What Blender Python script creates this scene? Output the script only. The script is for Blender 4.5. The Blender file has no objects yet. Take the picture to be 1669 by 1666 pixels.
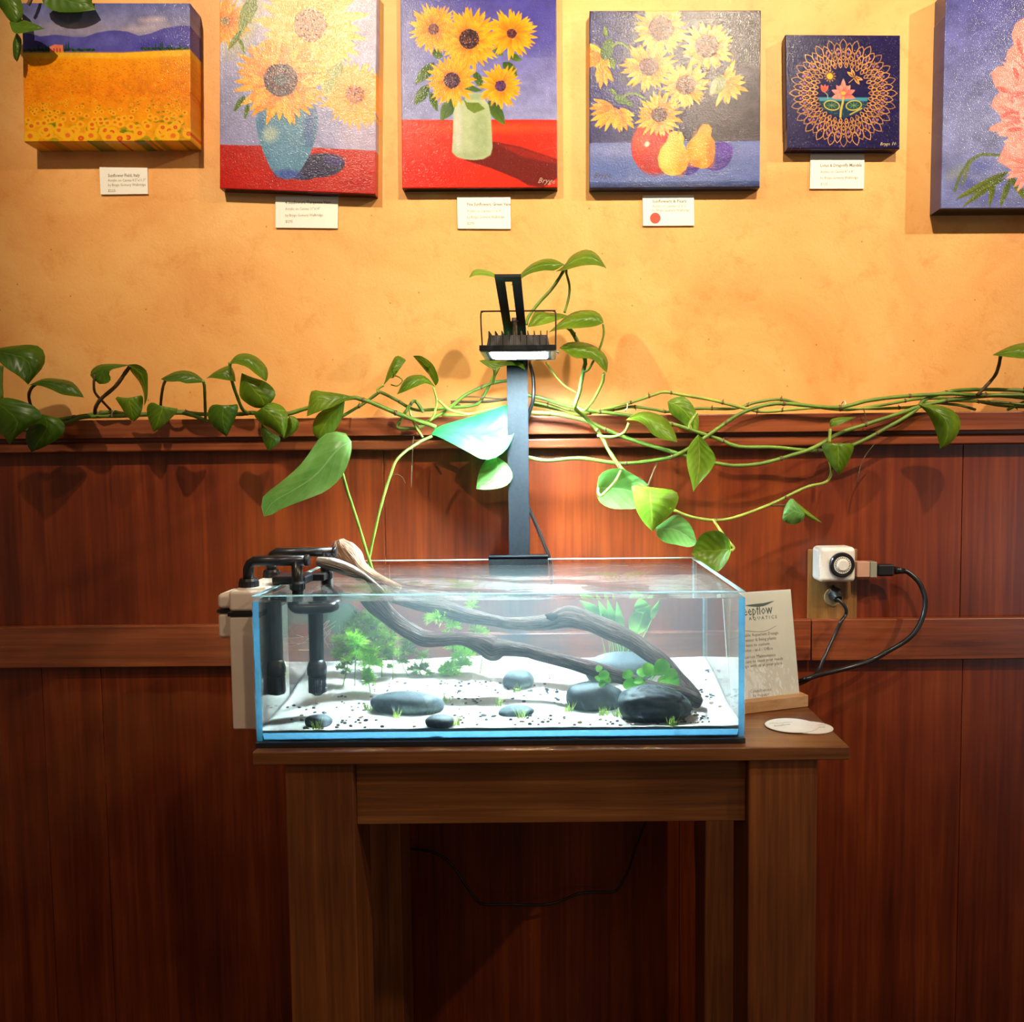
import bpy, bmesh, math, random
import numpy as np
from mathutils import Vector, Matrix, noise
R = random.Random(7)
sc = bpy.context.scene
COL = sc.collection

# ------------------------------------------------------------------ camera
CAM = Vector((0.0, -1.47, 1.108))
FPX, PPX, PPY = 1325.0, 900.0, 833.0
TH, ROLL = math.radians(3.455), 0.0095
r0 = Vector((1, 0, 0)); f0 = Vector((0, math.cos(TH), -math.sin(TH))); u0 = Vector((0, math.sin(TH), math.cos(TH)))
RV = (r0 * math.cos(ROLL) - u0 * math.sin(ROLL)); UV = (u0 * math.cos(ROLL) + r0 * math.sin(ROLL))
cam_d = bpy.data.cameras.new('camera'); cam = bpy.data.objects.new('camera', cam_d); COL.objects.link(cam)
M = Matrix((( RV.x, UV.x, -f0.x, CAM.x), (RV.y, UV.y, -f0.y, CAM.y), (RV.z, UV.z, -f0.z, CAM.z), (0, 0, 0, 1)))
cam.matrix_world = M
cam_d.sensor_fit = 'HORIZONTAL'; cam_d.sensor_width = 36.0
cam_d.lens = FPX / 1669.0 * 36.0
cam_d.shift_x = -(PPX - 834.5) / 1669.0
cam_d.shift_y = 0.0
cam_d.clip_start = 0.02
sc.camera = cam

def ray(px, py):
    return f0 + RV * ((px - PPX) / FPX) + UV * ((PPY - py) / FPX)
def P(px, py, d):
    v = ray(px, py); return CAM + v * (d / v.y)
def proj(p):
    v = Vector(p) - CAM; z = v.dot(f0)
    return (PPX + FPX * v.dot(RV) / z, PPY - FPX * v.dot(UV) / z)
D_FRONT = 1.0006     # water front plane distance
def refr(px, py):
    v = ray(px, py); v = v / v.length
    n1, n2 = 1.0, 1.333
    t = Vector((v.x, 0, v.z)) * (n1 / n2)
    return Vector((t.x, math.sqrt(max(0.01, 1 - t.x * t.x - t.z * t.z)), t.z))
def PW(px, py, d):
    a = P(px, py, D_FRONT); w = refr(px, py)
    return a + w * ((d - D_FRONT) / w.y)

# ------------------------------------------------------------------ world, light, exposure
sc.view_settings.view_transform = 'Standard'; sc.view_settings.look = 'None'
sc.view_settings.exposure = 0.0; sc.view_settings.gamma = 1.0; sc.view_settings.use_curve_mapping = False
wd = bpy.data.worlds.new('world'); sc.world = wd; wd.use_nodes = True
bg = wd.node_tree.nodes['Background']; bg.inputs[0].default_value = (1.0, 0.72, 0.5, 1); bg.inputs[1].default_value = 0.12
sc.cycles.transparent_max_bounces = 24
sc.cycles.max_bounces = 12; sc.cycles.transmission_bounces = 10; sc.cycles.glossy_bounces = 6; sc.cycles.diffuse_bounces = 4
sc.cycles.caustics_refractive = False; sc.cycles.caustics_reflective = False
sc.cycles.sample_clamp_indirect = 0.0

def spot(name, loc, target, watts, color, size_deg, blend, radius):
    l = bpy.data.lights.new(name, 'SPOT'); l.energy = watts; l.color = color
    l.spot_size = math.radians(size_deg); l.spot_blend = blend; l.shadow_soft_size = radius
    o = bpy.data.objects.new(name, l); COL.objects.link(o); o.location = loc
    d = Vector(target) - Vector(loc); o.rotation_euler = d.to_track_quat('-Z', 'Y').to_euler()
    return o
WARM = (1.0, 0.83, 0.60)
spot('track_spotlight', (-0.70, -1.25, 2.50), (-0.35, 0, 1.62), 94, WARM, 60, 0.85, 0.022)
spot('track_spotlight', (0.46, -1.25, 2.50), (0.28, 0, 1.66), 122, WARM, 60, 0.85, 0.022)
spot('track_spotlight', (2.00, -1.25, 2.52), (0.75, 0, 1.66), 128, WARM, 60, 0.75, 0.022)

spot('table_fill_spot', (0.55, -1.75, 2.60), (0.10, -0.35, 0.62), 48, (1.0, 0.80, 0.56), 52, 1.0, 0.05)  # added spot that brightens the tabletop, legs and sign

def area(name, loc, target, watts, color, sx, sy):
    l = bpy.data.lights.new(name, 'AREA'); l.energy = watts; l.color = color; l.shape = 'RECTANGLE'; l.size = sx; l.size_y = sy
    o = bpy.data.objects.new(name, l); COL.objects.link(o); o.location = loc
    d = Vector(target) - Vector(loc); o.rotation_euler = d.to_track_quat('-Z', 'Y').to_euler(); return o
# soft fill light added behind the photographer to lift the dark lower parts
area('room_fill_light', (-0.6, -3.2, 2.6), (0.0, 0, 0.6), 6.0, (1.0, 0.74, 0.50), 1.6, 0.8)

# daylight from the shop window behind the photographer
area('shop_window_light', (3.45, -3.6, 0.55), (0.3, -0.3, 0.8), 8.0, (0.86, 0.93, 1.0), 0.9, 0.75)

# ------------------------------------------------------------------ helpers
def tag(o, label=None, cat=None, group=None, kind=None):
    if label: o['label'] = label
    if cat: o['category'] = cat
    if group: o['group'] = group
    if kind: o['kind'] = kind
    return o
def empty(name, loc, label=None, cat=None, group=None, kind=None):
    o = bpy.data.objects.new(name, None); COL.objects.link(o); o.location = loc; o.empty_display_size = 0.03
    return tag(o, label, cat, group, kind)

class MB:
    def __init__(s): s.v = []; s.f = []; s.uv = {}
    def add(s, vs, fs):
        n = len(s.v); s.v += [Vector(p) for p in vs]; s.f += [tuple(i + n for i in f) for f in fs]; return n
    def box(s, x0, x1, y0, y1, z0, z1, mat=None):
        vs = [(x, y, z) for x in (x0, x1) for y in (y0, y1) for z in (z0, z1)]
        if mat is not None: vs = [mat @ Vector(p) for p in vs]
        s.add(vs, [(0, 1, 3, 2), (4, 6, 7, 5), (0, 4, 5, 1), (2, 3, 7, 6), (0, 2, 6, 4), (1, 5, 7, 3)]); return s
    def tube(s, pts, rad, n=8, caps=True, flat=None):
        pts = [Vector(p) for p in pts]
        if not hasattr(rad, '__len__'): rad = [rad] * len(pts)
        rings = []; up = None
        for i, p in enumerate(pts):
            t = (pts[min(i + 1, len(pts) - 1)] - pts[max(i - 1, 0)])
            if t.length < 1e-9: t = Vector((0, 0, 1))
            t.normalize()
            if up is None: up = Vector((0, 0, 1)) if abs(t.z) < 0.9 else Vector((1, 0, 0))
            a = (up - t * up.dot(t)).normalized(); b = t.cross(a); up = a
            fa, fb = (1, 1) if flat is None else flat
            rings.append([p + (a * math.cos(2 * math.pi * k / n) * fa + b * math.sin(2 * math.pi * k / n) * fb) * rad[i] for k in range(n)])
        base = len(s.v)
        for r_ in rings: s.v += r_
        for i in range(len(rings) - 1):
            for k in range(n):
                k2 = (k + 1) % n
                s.f.append((base + i * n + k, base + i * n + k2, base + (i + 1) * n + k2, base + (i + 1) * n + k))
        if caps:
            s.f.append(tuple(base + k for k in range(n))[::-1]); s.f.append(tuple(base + (len(rings) - 1) * n + k for k in range(n)))
        return s
    def grid(s, rows, flip=False):
        h, w = len(rows), len(rows[0]); vs = [p for r_ in rows for p in r_]; fs = []
        for i in range(h - 1):
            for j in range(w - 1):
                q = (i * w + j, i * w + j + 1, (i + 1) * w + j + 1, (i + 1) * w + j)
                fs.append(q[::-1] if flip else q)
        s.add(vs, fs); return s
    def lathe(s, prof, n=24, mat=None):
        rows = []
        for (r_, z) in prof:
            rows.append([Vector((r_ * math.cos(2 * math.pi * k / n), r_ * math.sin(2 * math.pi * k / n), z)) for k in range(n)])
        if mat is not None: rows = [[mat @ p for p in r_] for r_ in rows]
        base = len(s.v)
        for r_ in rows: s.v += r_
        for i in range(len(rows) - 1):
            for k in range(n):
                k2 = (k + 1) % n
                s.f.append((base + i * n + k, base + i * n + k2, base + (i + 1) * n + k2, base + (i + 1) * n + k))
        s.f.append(tuple(base + k for k in range(n))[::-1]); s.f.append(tuple(base + (len(rows) - 1) * n + k for k in range(n)))
        return s
    def blob(s, c, rx, ry, rz, rot=0, amp=0.06, fr=3.0, nu=20, nv=12, seed=0, tilt=0, sq=1.0, pit=0.0):
        c = Vector(c); rm = Matrix.Rotation(rot, 3, 'Z') @ Matrix.Rotation(tilt, 3, 'Y')
        vs = [];
        for i in range(nv + 1):
            ph = math.pi * i / nv
            for k in range(nu):
                th = 2 * math.pi * k / nu
                d = Vector((math.sin(ph) * math.cos(th), math.sin(ph) * math.sin(th), math.cos(ph)))
                q = 1 + amp * noise.noise(d * fr * 0.5 + Vector((seed * 7.1, 3.3, seed))) * 2
                if pit: q -= pit * (max(0, noise.noise(d * 5 + Vector((seed, 1, 2)))) + 0.5 * max(0, noise.noise(d * 11 + Vector((2, seed, 5))))) * (0.4 + max(0, d.z))
                e = Vector((math.copysign(abs(d.x) ** sq, d.x), math.copysign(abs(d.y) ** sq, d.y), math.copysign(abs(d.z) ** sq, d.z)))
                vs.append(c + rm @ Vector((e.x * rx * q, e.y * ry * q, e.z * rz * q)))
        fs = []
        for i in range(nv):
            for k in range(nu):
                k2 = (k + 1) % nu
                fs.append((i * nu + k, (i + 1) * nu + k, (i + 1) * nu + k2, i * nu + k2))
        s.add(vs, fs); return s

def world_loc(o):
    p = Vector((0, 0, 0)); q = o
    while q is not None: p = p + q.location; q = q.parent
    return p
def build(name, mb, mat, parent=None, smooth=False, bevel=0, seg=2, origin=None, merge=False):
    me = bpy.data.meshes.new(name)
    if parent is not None and origin is None: org = world_loc(parent)
    elif origin is not None: org = Vector(origin)
    else:
        xs = [p.x for p in mb.v]; ys = [p.y for p in mb.v]; zs = [p.z for p in mb.v]
        org = Vector(((min(xs) + max(xs)) / 2, (min(ys) + max(ys)) / 2, min(zs)))
    me.from_pydata([tuple(p - org) for p in mb.v], [], mb.f); me.update()
    bm = bmesh.new(); bm.from_mesh(me)
    if merge: bmesh.ops.remove_doubles(bm, verts=bm.verts, dist=1e-6)
    bmesh.ops.recalc_face_normals(bm, faces=bm.faces); bm.to_mesh(me); bm.free()
    if smooth: me.polygons.foreach_set('use_smooth', [True] * len(me.polygons))
    if mat is not None: me.materials.append(mat)
    o = bpy.data.objects.new(name, me); COL.objects.link(o)
    if parent is not None:
        o.parent = parent; o.location = org - world_loc(parent)
    else: o.location = org
    if bevel > 0:
        m = o.modifiers.new('bevel', 'BEVEL'); m.width = bevel; m.segments = seg; m.limit_method = 'ANGLE'; m.angle_limit = math.radians(40)
        me.polygons.foreach_set('use_smooth', [True] * len(me.polygons))
        m.harden_normals = True
    return o
def text(parent, s, loc, size, m, mw=None, align='LEFT', name='lettering', shear=0.0, bold=0.0, sx=1.0):
    cu = bpy.data.curves.new(name, 'FONT'); cu.body = s; cu.size = size; cu.align_x = align; cu.extrude = 0.00006; cu.shear = shear; cu.offset = bold; cu.resolution_u = 1
    tmp = bpy.data.objects.new('tmp', cu); COL.objects.link(tmp); bpy.context.view_layer.update()
    me = bpy.data.meshes.new_from_object(tmp.evaluated_get(bpy.context.evaluated_depsgraph_get())); bpy.data.objects.remove(tmp); bpy.data.curves.remove(cu)
    me.name = name; me.materials.clear(); me.materials.append(m)
    o = bpy.data.objects.new(name, me); COL.objects.link(o); o.parent = parent
    o.matrix_local = Matrix.Translation(Vector(loc)) @ (mw or Matrix.Rotation(math.pi / 2, 4, 'X')) @ Matrix.Diagonal((sx, 1, 1, 1)); return o
def spline(pts, n=6):
    pts = [Vector(p) for p in pts]
    if len(pts) < 3:
        return [pts[0].lerp(pts[-1], i / n) for i in range(n + 1)]
    out = []
    for i in range(len(pts) - 1):
        p0 = pts[max(i - 1, 0)]; p1 = pts[i]; p2 = pts[i + 1]; p3 = pts[min(i + 2, len(pts) - 1)]
        for k in range(n):
            t = k / n
            out.append(0.5 * ((2 * p1) + (p2 - p0) * t + (2 * p0 - 5 * p1 + 4 * p2 - p3) * t * t + (3 * p1 - p0 - 3 * p2 + p3) * t ** 3))
    out.append(pts[-1]); return out
def resample(pts, n):
    pts = spline(pts, 8) if len(pts) > 2 else [Vector(p) for p in pts]
    L = [0]
    for a, b in zip(pts, pts[1:]): L.append(L[-1] + (b - a).length)
    out = []; j = 0
    for i in range(n):
        t = L[-1] * i / (n - 1)
        while j < len(L) - 2 and L[j + 1] < t: j += 1
        s_ = (t - L[j]) / max(1e-9, L[j + 1] - L[j]); out.append(pts[j].lerp(pts[j + 1], min(1, s_)))
    return out

# ------------------------------------------------------------------ materials
def lin(c):
    return tuple(((x / 255) / 12.92 if x / 255 <= 0.04045 else ((x / 255 + 0.055) / 1.055) ** 2.4) for x in c)
def mat(name):
    m = bpy.data.materials.new(name); m.use_nodes = True; nt = m.node_tree; nt.nodes.clear()
    out = nt.nodes.new('ShaderNodeOutputMaterial'); return m, nt, out
def N(nt, t, **k):
    n = nt.nodes.new(t)
    for a, b in k.items():
        if a.startswith('i_'): n.inputs[a[2:].replace('_', ' ')].default_value = b
        else: setattr(n, a, b)
    return n
def ramp(nt, stops, fac=None):
    n = nt.nodes.new('ShaderNodeValToRGB'); e = n.color_ramp.elements
    e[0].position = stops[0][0]; e[0].color = (*stops[0][1], 1); e[1].position = stops[-1][0]; e[1].color = (*stops[-1][1], 1)
    for p, c in stops[1:-1]:
        q = e.new(p); q.color = (*c, 1)
    if fac is not None: nt.links.new(fac, n.inputs[0])
    return n
def plain(name, c, rough=0.5, metal=0.0, spec=0.5, var=0.06, scale=40, bump=0.0, emit=None, trans=0.0):
    m, nt, out = mat(name)
    b = N(nt, 'ShaderNodeBsdfPrincipled'); b.inputs['Roughness'].default_value = rough; b.inputs['Metallic'].default_value = metal
    b.inputs['Specular IOR Level'].default_value = spec
    tc = N(nt, 'ShaderNodeTexCoord'); no = N(nt, 'ShaderNodeTexNoise'); no.inputs['Scale'].default_value = scale; no.inputs['Detail'].default_value = 3
    nt.links.new(tc.outputs['Object'], no.inputs['Vector'])
    lo = tuple(max(0, x * (1 - var)) for x in c); hi = tuple(min(1, x * (1 + var)) for x in c)
    rp = ramp(nt, [(0.3, lo), (0.7, hi)], no.outputs['Fac']); nt.links.new(rp.outputs[0], b.inputs['Base Color'])
    if bump:
        bp = N(nt, 'ShaderNodeBump'); bp.inputs['Distance'].default_value = bump; nt.links.new(no.outputs['Fac'], bp.inputs['Height']); nt.links.new(bp.outputs[0], b.inputs['Normal'])
    if emit: b.inputs['Emission Color'].default_value = (*emit[0], 1); b.inputs['Emission Strength'].default_value = emit[1]
    if trans:
        tl = N(nt, 'ShaderNodeBsdfTranslucent'); nt.links.new(rp.outputs[0], tl.inputs[0]); mx = N(nt, 'ShaderNodeMixShader'); mx.inputs[0].default_value = trans
        nt.links.new(b.outputs[0], mx.inputs[1]); nt.links.new(tl.outputs[0], mx.inputs[2]); nt.links.new(mx.outputs[0], out.inputs[0])
    else: nt.links.new(b.outputs[0], out.inputs[0])
    return m
def wood(name, dark, mid, light, axis='Z', rough=0.4, fr=55, coat=0.0, spec=0.5, bump=0.0006, patch=0.5, coords='Object'):
    m, nt, out = mat(name)
    b = N(nt, 'ShaderNodeBsdfPrincipled'); b.inputs['Roughness'].default_value = rough; b.inputs['Coat Weight'].default_value = coat
    b.inputs['Coat Roughness'].default_value = 0.25; b.inputs['Specular IOR Level'].default_value = spec
    tc = N(nt, 'ShaderNodeTexCoord'); oi = N(nt, 'ShaderNodeObjectInfo')
    ad = N(nt, 'ShaderNodeVectorMath', operation='ADD'); nt.links.new(tc.outputs[coords], ad.inputs[0])
    mu = N(nt, 'ShaderNodeMath', operation='MULTIPLY'); mu.inputs[1].default_value = 13.0; nt.links.new(oi.outputs['Random'], mu.inputs[0])
    nt.links.new(mu.outputs[0], ad.inputs[1])
    mp = N(nt, 'ShaderNodeMapping'); s = {'X': (0.035, 1, 1), 'Y': (1, 0.035, 1), 'Z': (1, 1, 0.035)}[axis]; mp.inputs['Scale'].default_value = s
    nt.links.new(ad.outputs[0], mp.inputs[0])
    n1 = N(nt, 'ShaderNodeTexNoise'); n1.inputs['Scale'].default_value = fr; n1.inputs['Detail'].default_value = 6; n1.inputs['Roughness'].default_value = 0.65
    n1.inputs['Distortion'].default_value = 0.6
    nt.links.new(mp.outputs[0], n1.inputs['Vector'])
    n2 = N(nt, 'ShaderNodeTexNoise'); n2.inputs['Scale'].default_value = fr * 5; n2.inputs['Detail'].default_value = 3; nt.links.new(mp.outputs[0], n2.inputs['Vector'])
    n3 = N(nt, 'ShaderNodeTexNoise'); n3.inputs['Scale'].default_value = 5; n3.inputs['Detail'].default_value = 2; nt.links.new(ad.outputs[0], n3.inputs['Vector'])
    a1 = N(nt, 'ShaderNodeMath', operation='MULTIPLY_ADD'); nt.links.new(n2.outputs['Fac'], a1.inputs[0]); a1.inputs[1].default_value = 0.45; nt.links.new(n1.outputs['Fac'], a1.inputs[2])
    a2 = N(nt, 'ShaderNodeMath', operation='MULTIPLY_ADD'); nt.links.new(n3.outputs['Fac'], a2.inputs[0]); a2.inputs[1].default_value = patch; nt.links.new(a1.outputs[0], a2.inputs[2])
    c0 = 0.5 + 0.225 + 0.5 * patch
    rp = ramp(nt, [(max(0, (c0 - 0.28) / 1.6), dark), (c0 / 1.6, mid), (min(1, (c0 + 0.28) / 1.6), light)])
    dv = N(nt, 'ShaderNodeMath', operation='DIVIDE'); nt.links.new(a2.outputs[0], dv.inputs[0]); dv.inputs[1].default_value = 1.6; nt.links.new(dv.outputs[0], rp.inputs[0])
    nt.links.new(rp.outputs[0], b.inputs['Base Color'])
    bp = N(nt, 'ShaderNodeBump'); bp.inputs['Distance'].default_value = bump; bp.inputs['Strength'].default_value = 0.6
    nt.links.new(a1.outputs[0], bp.inputs['Height']); nt.links.new(bp.outputs[0], b.inputs['Normal'])
    nt.links.new(b.outputs[0], out.inputs[0]); return m

# plaster
def plaster():
    m, nt, out = mat('orange_plaster')
    b = N(nt, 'ShaderNodeBsdfPrincipled'); b.inputs['Roughness'].default_value = 0.42; b.inputs['Specular IOR Level'].default_value = 0.3
    tc = N(nt, 'ShaderNodeTexCoord')
    n1 = N(nt, 'ShaderNodeTexNoise'); n1.inputs['Scale'].default_value = 3.2; n1.inputs['Detail'].default_value = 8; n1.inputs['Roughness'].default_value = 0.62; n1.inputs['Distortion'].default_value = 0.8
    n2 = N(nt, 'ShaderNodeTexNoise'); n2.inputs['Scale'].default_value = 20; n2.inputs['Detail'].default_value = 10; n2.inputs['Roughness'].default_value = 0.78; n2.inputs['Distortion'].default_value = 0.3
    n3 = N(nt, 'ShaderNodeTexNoise'); n3.inputs['Scale'].default_value = 240; n3.inputs['Detail'].default_value = 2
    v = N(nt, 'ShaderNodeTexVoronoi'); v.inputs['Scale'].default_value = 26
    for q in (n1, n2, n3, v): nt.links.new(tc.outputs['Object'], q.inputs['Vector'])
    r1 = ramp(nt, [(0.3, (0.74, 0.31, 0.085)), (0.5, (0.83, 0.41, 0.125)), (0.7, (0.88, 0.51, 0.18))], n1.outputs['Fac'])
    r2 = ramp(nt, [(0.30, (0.84, 0.66, 0.50)), (0.47, (1, 1, 1)), (0.75, (1.0, 1.0, 1.0))], n2.outputs['Fac'])
    mx = N(nt, 'ShaderNodeMix', data_type='RGBA', blend_type='MULTIPLY'); mx.inputs[0].default_value = 0.7
    nt.links.new(r1.outputs[0], mx.inputs[6]); nt.links.new(r2.outputs[0], mx.inputs[7])
    r3 = ramp(nt, [(0.025, (0.35, 0.12, 0.04)), (0.05, (1, 1, 1))], v.outputs['Distance'])
    mx2 = N(nt, 'ShaderNodeMix', data_type='RGBA', blend_type='MULTIPLY'); mx2.inputs[0].default_value = 0.6
    nt.links.new(mx.outputs[2], mx2.inputs[6]); nt.links.new(r3.outputs[0], mx2.inputs[7])
    nt.links.new(mx2.outputs[2], b.inputs['Base Color'])
    bp = N(nt, 'ShaderNodeBump'); bp.inputs['Distance'].default_value = 0.0015; bp.inputs['Strength'].default_value = 0.5
    ad = N(nt, 'ShaderNodeMath', operation='MULTIPLY_ADD'); nt.links.new(n3.outputs['Fac'], ad.inputs[0]); ad.inputs[1].default_value = 0.25; nt.links.new(n2.outputs['Fac'], ad.inputs[2])
    nt.links.new(ad.outputs[0], bp.inputs['Height']); nt.links.new(bp.outputs[0], b.inputs['Normal'])
    nt.links.new(b.outputs[0], out.inputs[0]); return m
M_PLASTER = plaster()
M_PANEL = wood('red_brown_panel_veneer', (0.085, 0.011, 0.002), (0.18, 0.027, 0.005), (0.30, 0.058, 0.010), 'Z', rough=0.33, fr=30, coat=0.15, patch=0.45, bump=0.0003)
M_RAIL = wood('red_brown_rail_wood', (0.07, 0.012, 0.004), (0.25, 0.055, 0.016), (0.42, 0.12, 0.04), 'X', rough=0.32, fr=30, coat=0.25, patch=0.3, bump=0.0006)
M_TABH = wood('walnut_stained_pine_horizontal', (0.075, 0.024, 0.006), (0.17, 0.056, 0.013), (0.32, 0.118, 0.030), 'X', rough=0.45, fr=36, patch=0.5, bump=0.0008)
M_TABV = wood('walnut_stained_pine_vertical', (0.09, 0.024, 0.005), (0.20, 0.057, 0.011), (0.36, 0.112, 0.024), 'Z', rough=0.5, fr=36, patch=0.5, bump=0.0008)
M_BLACK = plain('black_plastic', (0.012, 0.012, 0.014), 0.28, var=0.2)
M_BLACKM = plain('black_powder_coated_metal', (0.008, 0.010, 0.013), 0.55, spec=0.25, var=0.3, scale=200, bump=0.0002)
M_WHITE = plain('white_plastic', (0.78, 0.70, 0.62), 0.4, var=0.02)
M_PAPER = plain('cream_card_paper', (0.86, 0.83, 0.74), 0.7, var=0.02, scale=300)
M_INK = plain('dark_ink', (0.07, 0.06, 0.05), 0.6)
M_FLOOR = wood('dark_floor_boards', (0.05, 0.022, 0.01), (0.09, 0.04, 0.018), (0.14, 0.065, 0.03), 'X', rough=0.4, fr=20)

# ------------------------------------------------------------------ room
def zat(py, d=1.47, px=900): return P(px, py, d).z
FL = 0.0
Z_CAPT = zat(678, 1.43); Z_CAPB = zat(708, 1.425)
wb = MB().box(-2.6, 2.9, 0.0, 0.12, FL, 2.9)
wall = tag(build('wall_back', wb, M_PLASTER), 'mottled orange plaster wall above red-brown wood wainscot', kind='structure')
fl = tag(build('floor', MB().box(-2.6, 2.9, -3.4, 0.12, -0.05, 0.0), None), 'dark floor under the table', kind='structure'); fl.data.materials.append(M_FLOOR)
# wainscot panels
Z_MT = zat(1014, 1.44); Z_MB = zat(1081, 1.44)
xs_u = [-2.6, P(626, 800, 1.455).x - 1.035, P(626, 800, 1.455).x, P(1569, 800, 1.455).x, P(1569, 800, 1.455).x + 1.035, 2.9]
for a, b_ in zip(xs_u, xs_u[1:]):
    build('wood_panel', MB().box(a + 0.0006, b_ - 0.0006, -0.014, -0.0005, Z_MT - 0.01, Z_CAPB), M_PANEL, wall, bevel=0.0006)
xs_l = [-2.6, -0.93, P(1107, 1300, 1.455).x - 1.05, P(1107, 1300, 1.455).x, P(1565, 1300, 1.455).x, P(1565, 1300, 1.455).x + 1.05, 2.9]
xs_l = sorted(xs_l)
for a, b_ in zip(xs_l, xs_l[1:]):
    build('wood_panel', MB().box(a + 0.0005, b_ - 0.0005, -0.014, -0.0005, FL, Z_MB + 0.01), M_PANEL, wall, bevel=0.0005)
# mid rail in boards, joint right of the tank
xj = P(1322, 1045, 1.44).x
t2 = tag(empty('trim_2', (0, -0.015, Z_MB)), 'middle horizontal rail of the wood wainscot', kind='structure')
for a, b_ in ((-2.6, xj - 0.0008), (xj + 0.0008, 2.9)):
    build('board', MB().box(a, b_, -0.032, -0.0145, Z_MB, Z_MT), M_RAIL, t2, bevel=0.002)
# top rail: cap, groove, moulding
t1 = tag(empty('trim_1', (0, -0.015, Z_CAPB)), 'moulded top rail of the wood wainscot carrying the vine', kind='structure')
build('cap', MB().box(-2.6, 2.9, -0.046, -0.0005, Z_CAPB, Z_CAPT), M_RAIL, t1, bevel=0.002)
build('fillet', MB().box(-2.6, 2.9, -0.026, -0.0145, zat(715, 1.45), Z_CAPB - 0.0002), M_RAIL, t1)
build('moulding', MB().box(-2.6, 2.9, -0.036, -0.0145, zat(731, 1.435), zat(714, 1.435)), M_RAIL, t1, bevel=0.004, seg=3)

# ------------------------------------------------------------------ table
ZT = P(900, 1217.5, 0.995).z
TX0, TX1 = P(411, 1232, 0.985).x, P(1385, 1222, 0.985).x
YF = CAM.y + 0.985; YB = CAM.y + 1.385
THK = (P(900, 1217.5, 0.985).z - P(900, 1239, 0.985).z)
tb = empty('wooden_table', (0.5 * (TX0 + TX1), 0.5 * (YF + YB), 0), 'brown stained pine side table with thick square legs under the aquarium', 'table')
build('tabletop', MB().box(TX0, TX1, YF, YB, ZT - THK, ZT), M_TABH, tb, bevel=0.0015)
LF = 0.995
lx0, lx1 = P(464, 1300, LF).x, P(577, 1300, LF).x
rx0, rx1 = P(1220, 1300, LF).x, P(1333, 1300, LF).x
LW = 0.085
for a, b_ in ((lx0, lx1), (rx0, rx1)):
    build('leg', MB().box(a, b_, CAM.y + LF, CAM.y + LF + LW, 0, ZT - THK), M_TABV, tb, bevel=0.003)
    build('leg', MB().box(a, b_, YB - 0.012 - LW, YB - 0.012, 0, ZT - THK), M_TABV, tb, bevel=0.003)
ZA = P(900, 1341, LF + 0.012).z
build('apron', MB().box(lx1, rx0, CAM.y + LF + 0.012, CAM.y + LF + 0.034, ZA, ZT - THK), M_TABH, tb, bevel=0.001)
build('apron', MB().box(lx1, rx0, YB - 0.05, YB - 0.03, ZA, ZT - THK), M_TABH, tb, bevel=0.001)
for a in (0.5 * (lx0 + lx1), 0.5 * (rx0 + rx1)):
    build('apron', MB().box(a - 0.011, a + 0.011, CAM.y + LF + LW, YB - 0.012 - LW, ZA, ZT - THK), M_TABH, tb, bevel=0.001)
# ------------------------------------------------------------------ aquarium
TKX0, TKX1 = P(413.5, 1080, 1.0).x, P(1214.5, 1080, 1.0).x
TKF, TKB = CAM.y + 1.0, CAM.y + 1.365
ZTB, ZTT = ZT + 0.0075, P(900, 967, 1.0).z
GT = 0.006
def glass():
    m, nt, out = mat('clear_aquarium_glass')
    t = N(nt, 'ShaderNodeBsdfTransparent'); t.inputs[0].default_value = (0.97, 0.99, 1.0, 1)
    g = N(nt, 'ShaderNodeBsdfGlossy'); g.inputs['Roughness'].default_value = 0.0
    f = N(nt, 'ShaderNodeFresnel'); f.inputs[0].default_value = 1.45
    no = N(nt, 'ShaderNodeTexNoise'); no.inputs['Scale'].default_value = 60
    r_ = ramp(nt, [(0.0, (0.0, 0.0, 0.0)), (1.0, (0.03, 0.03, 0.03))], no.outputs['Fac']); nt.links.new(r_.outputs[0], g.inputs['Roughness'])
    ge = N(nt, 'ShaderNodeNewGeometry'); iv = N(nt, 'ShaderNodeMath', operation='SUBTRACT'); iv.inputs[0].default_value = 1.0; nt.links.new(ge.outputs['Backfacing'], iv.inputs[1])
    fm = N(nt, 'ShaderNodeMath', operation='MULTIPLY'); nt.links.new(f.outputs[0], fm.inputs[0]); nt.links.new(iv.outputs[0], fm.inputs[1])
    mx = N(nt, 'ShaderNodeMixShader'); nt.links.new(fm.outputs[0], mx.inputs[0]); nt.links.new(t.outputs[0], mx.inputs[1]); nt.links.new(g.outputs[0], mx.inputs[2])
    nt.links.new(mx.outputs[0], out.inputs[0]); return m
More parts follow.
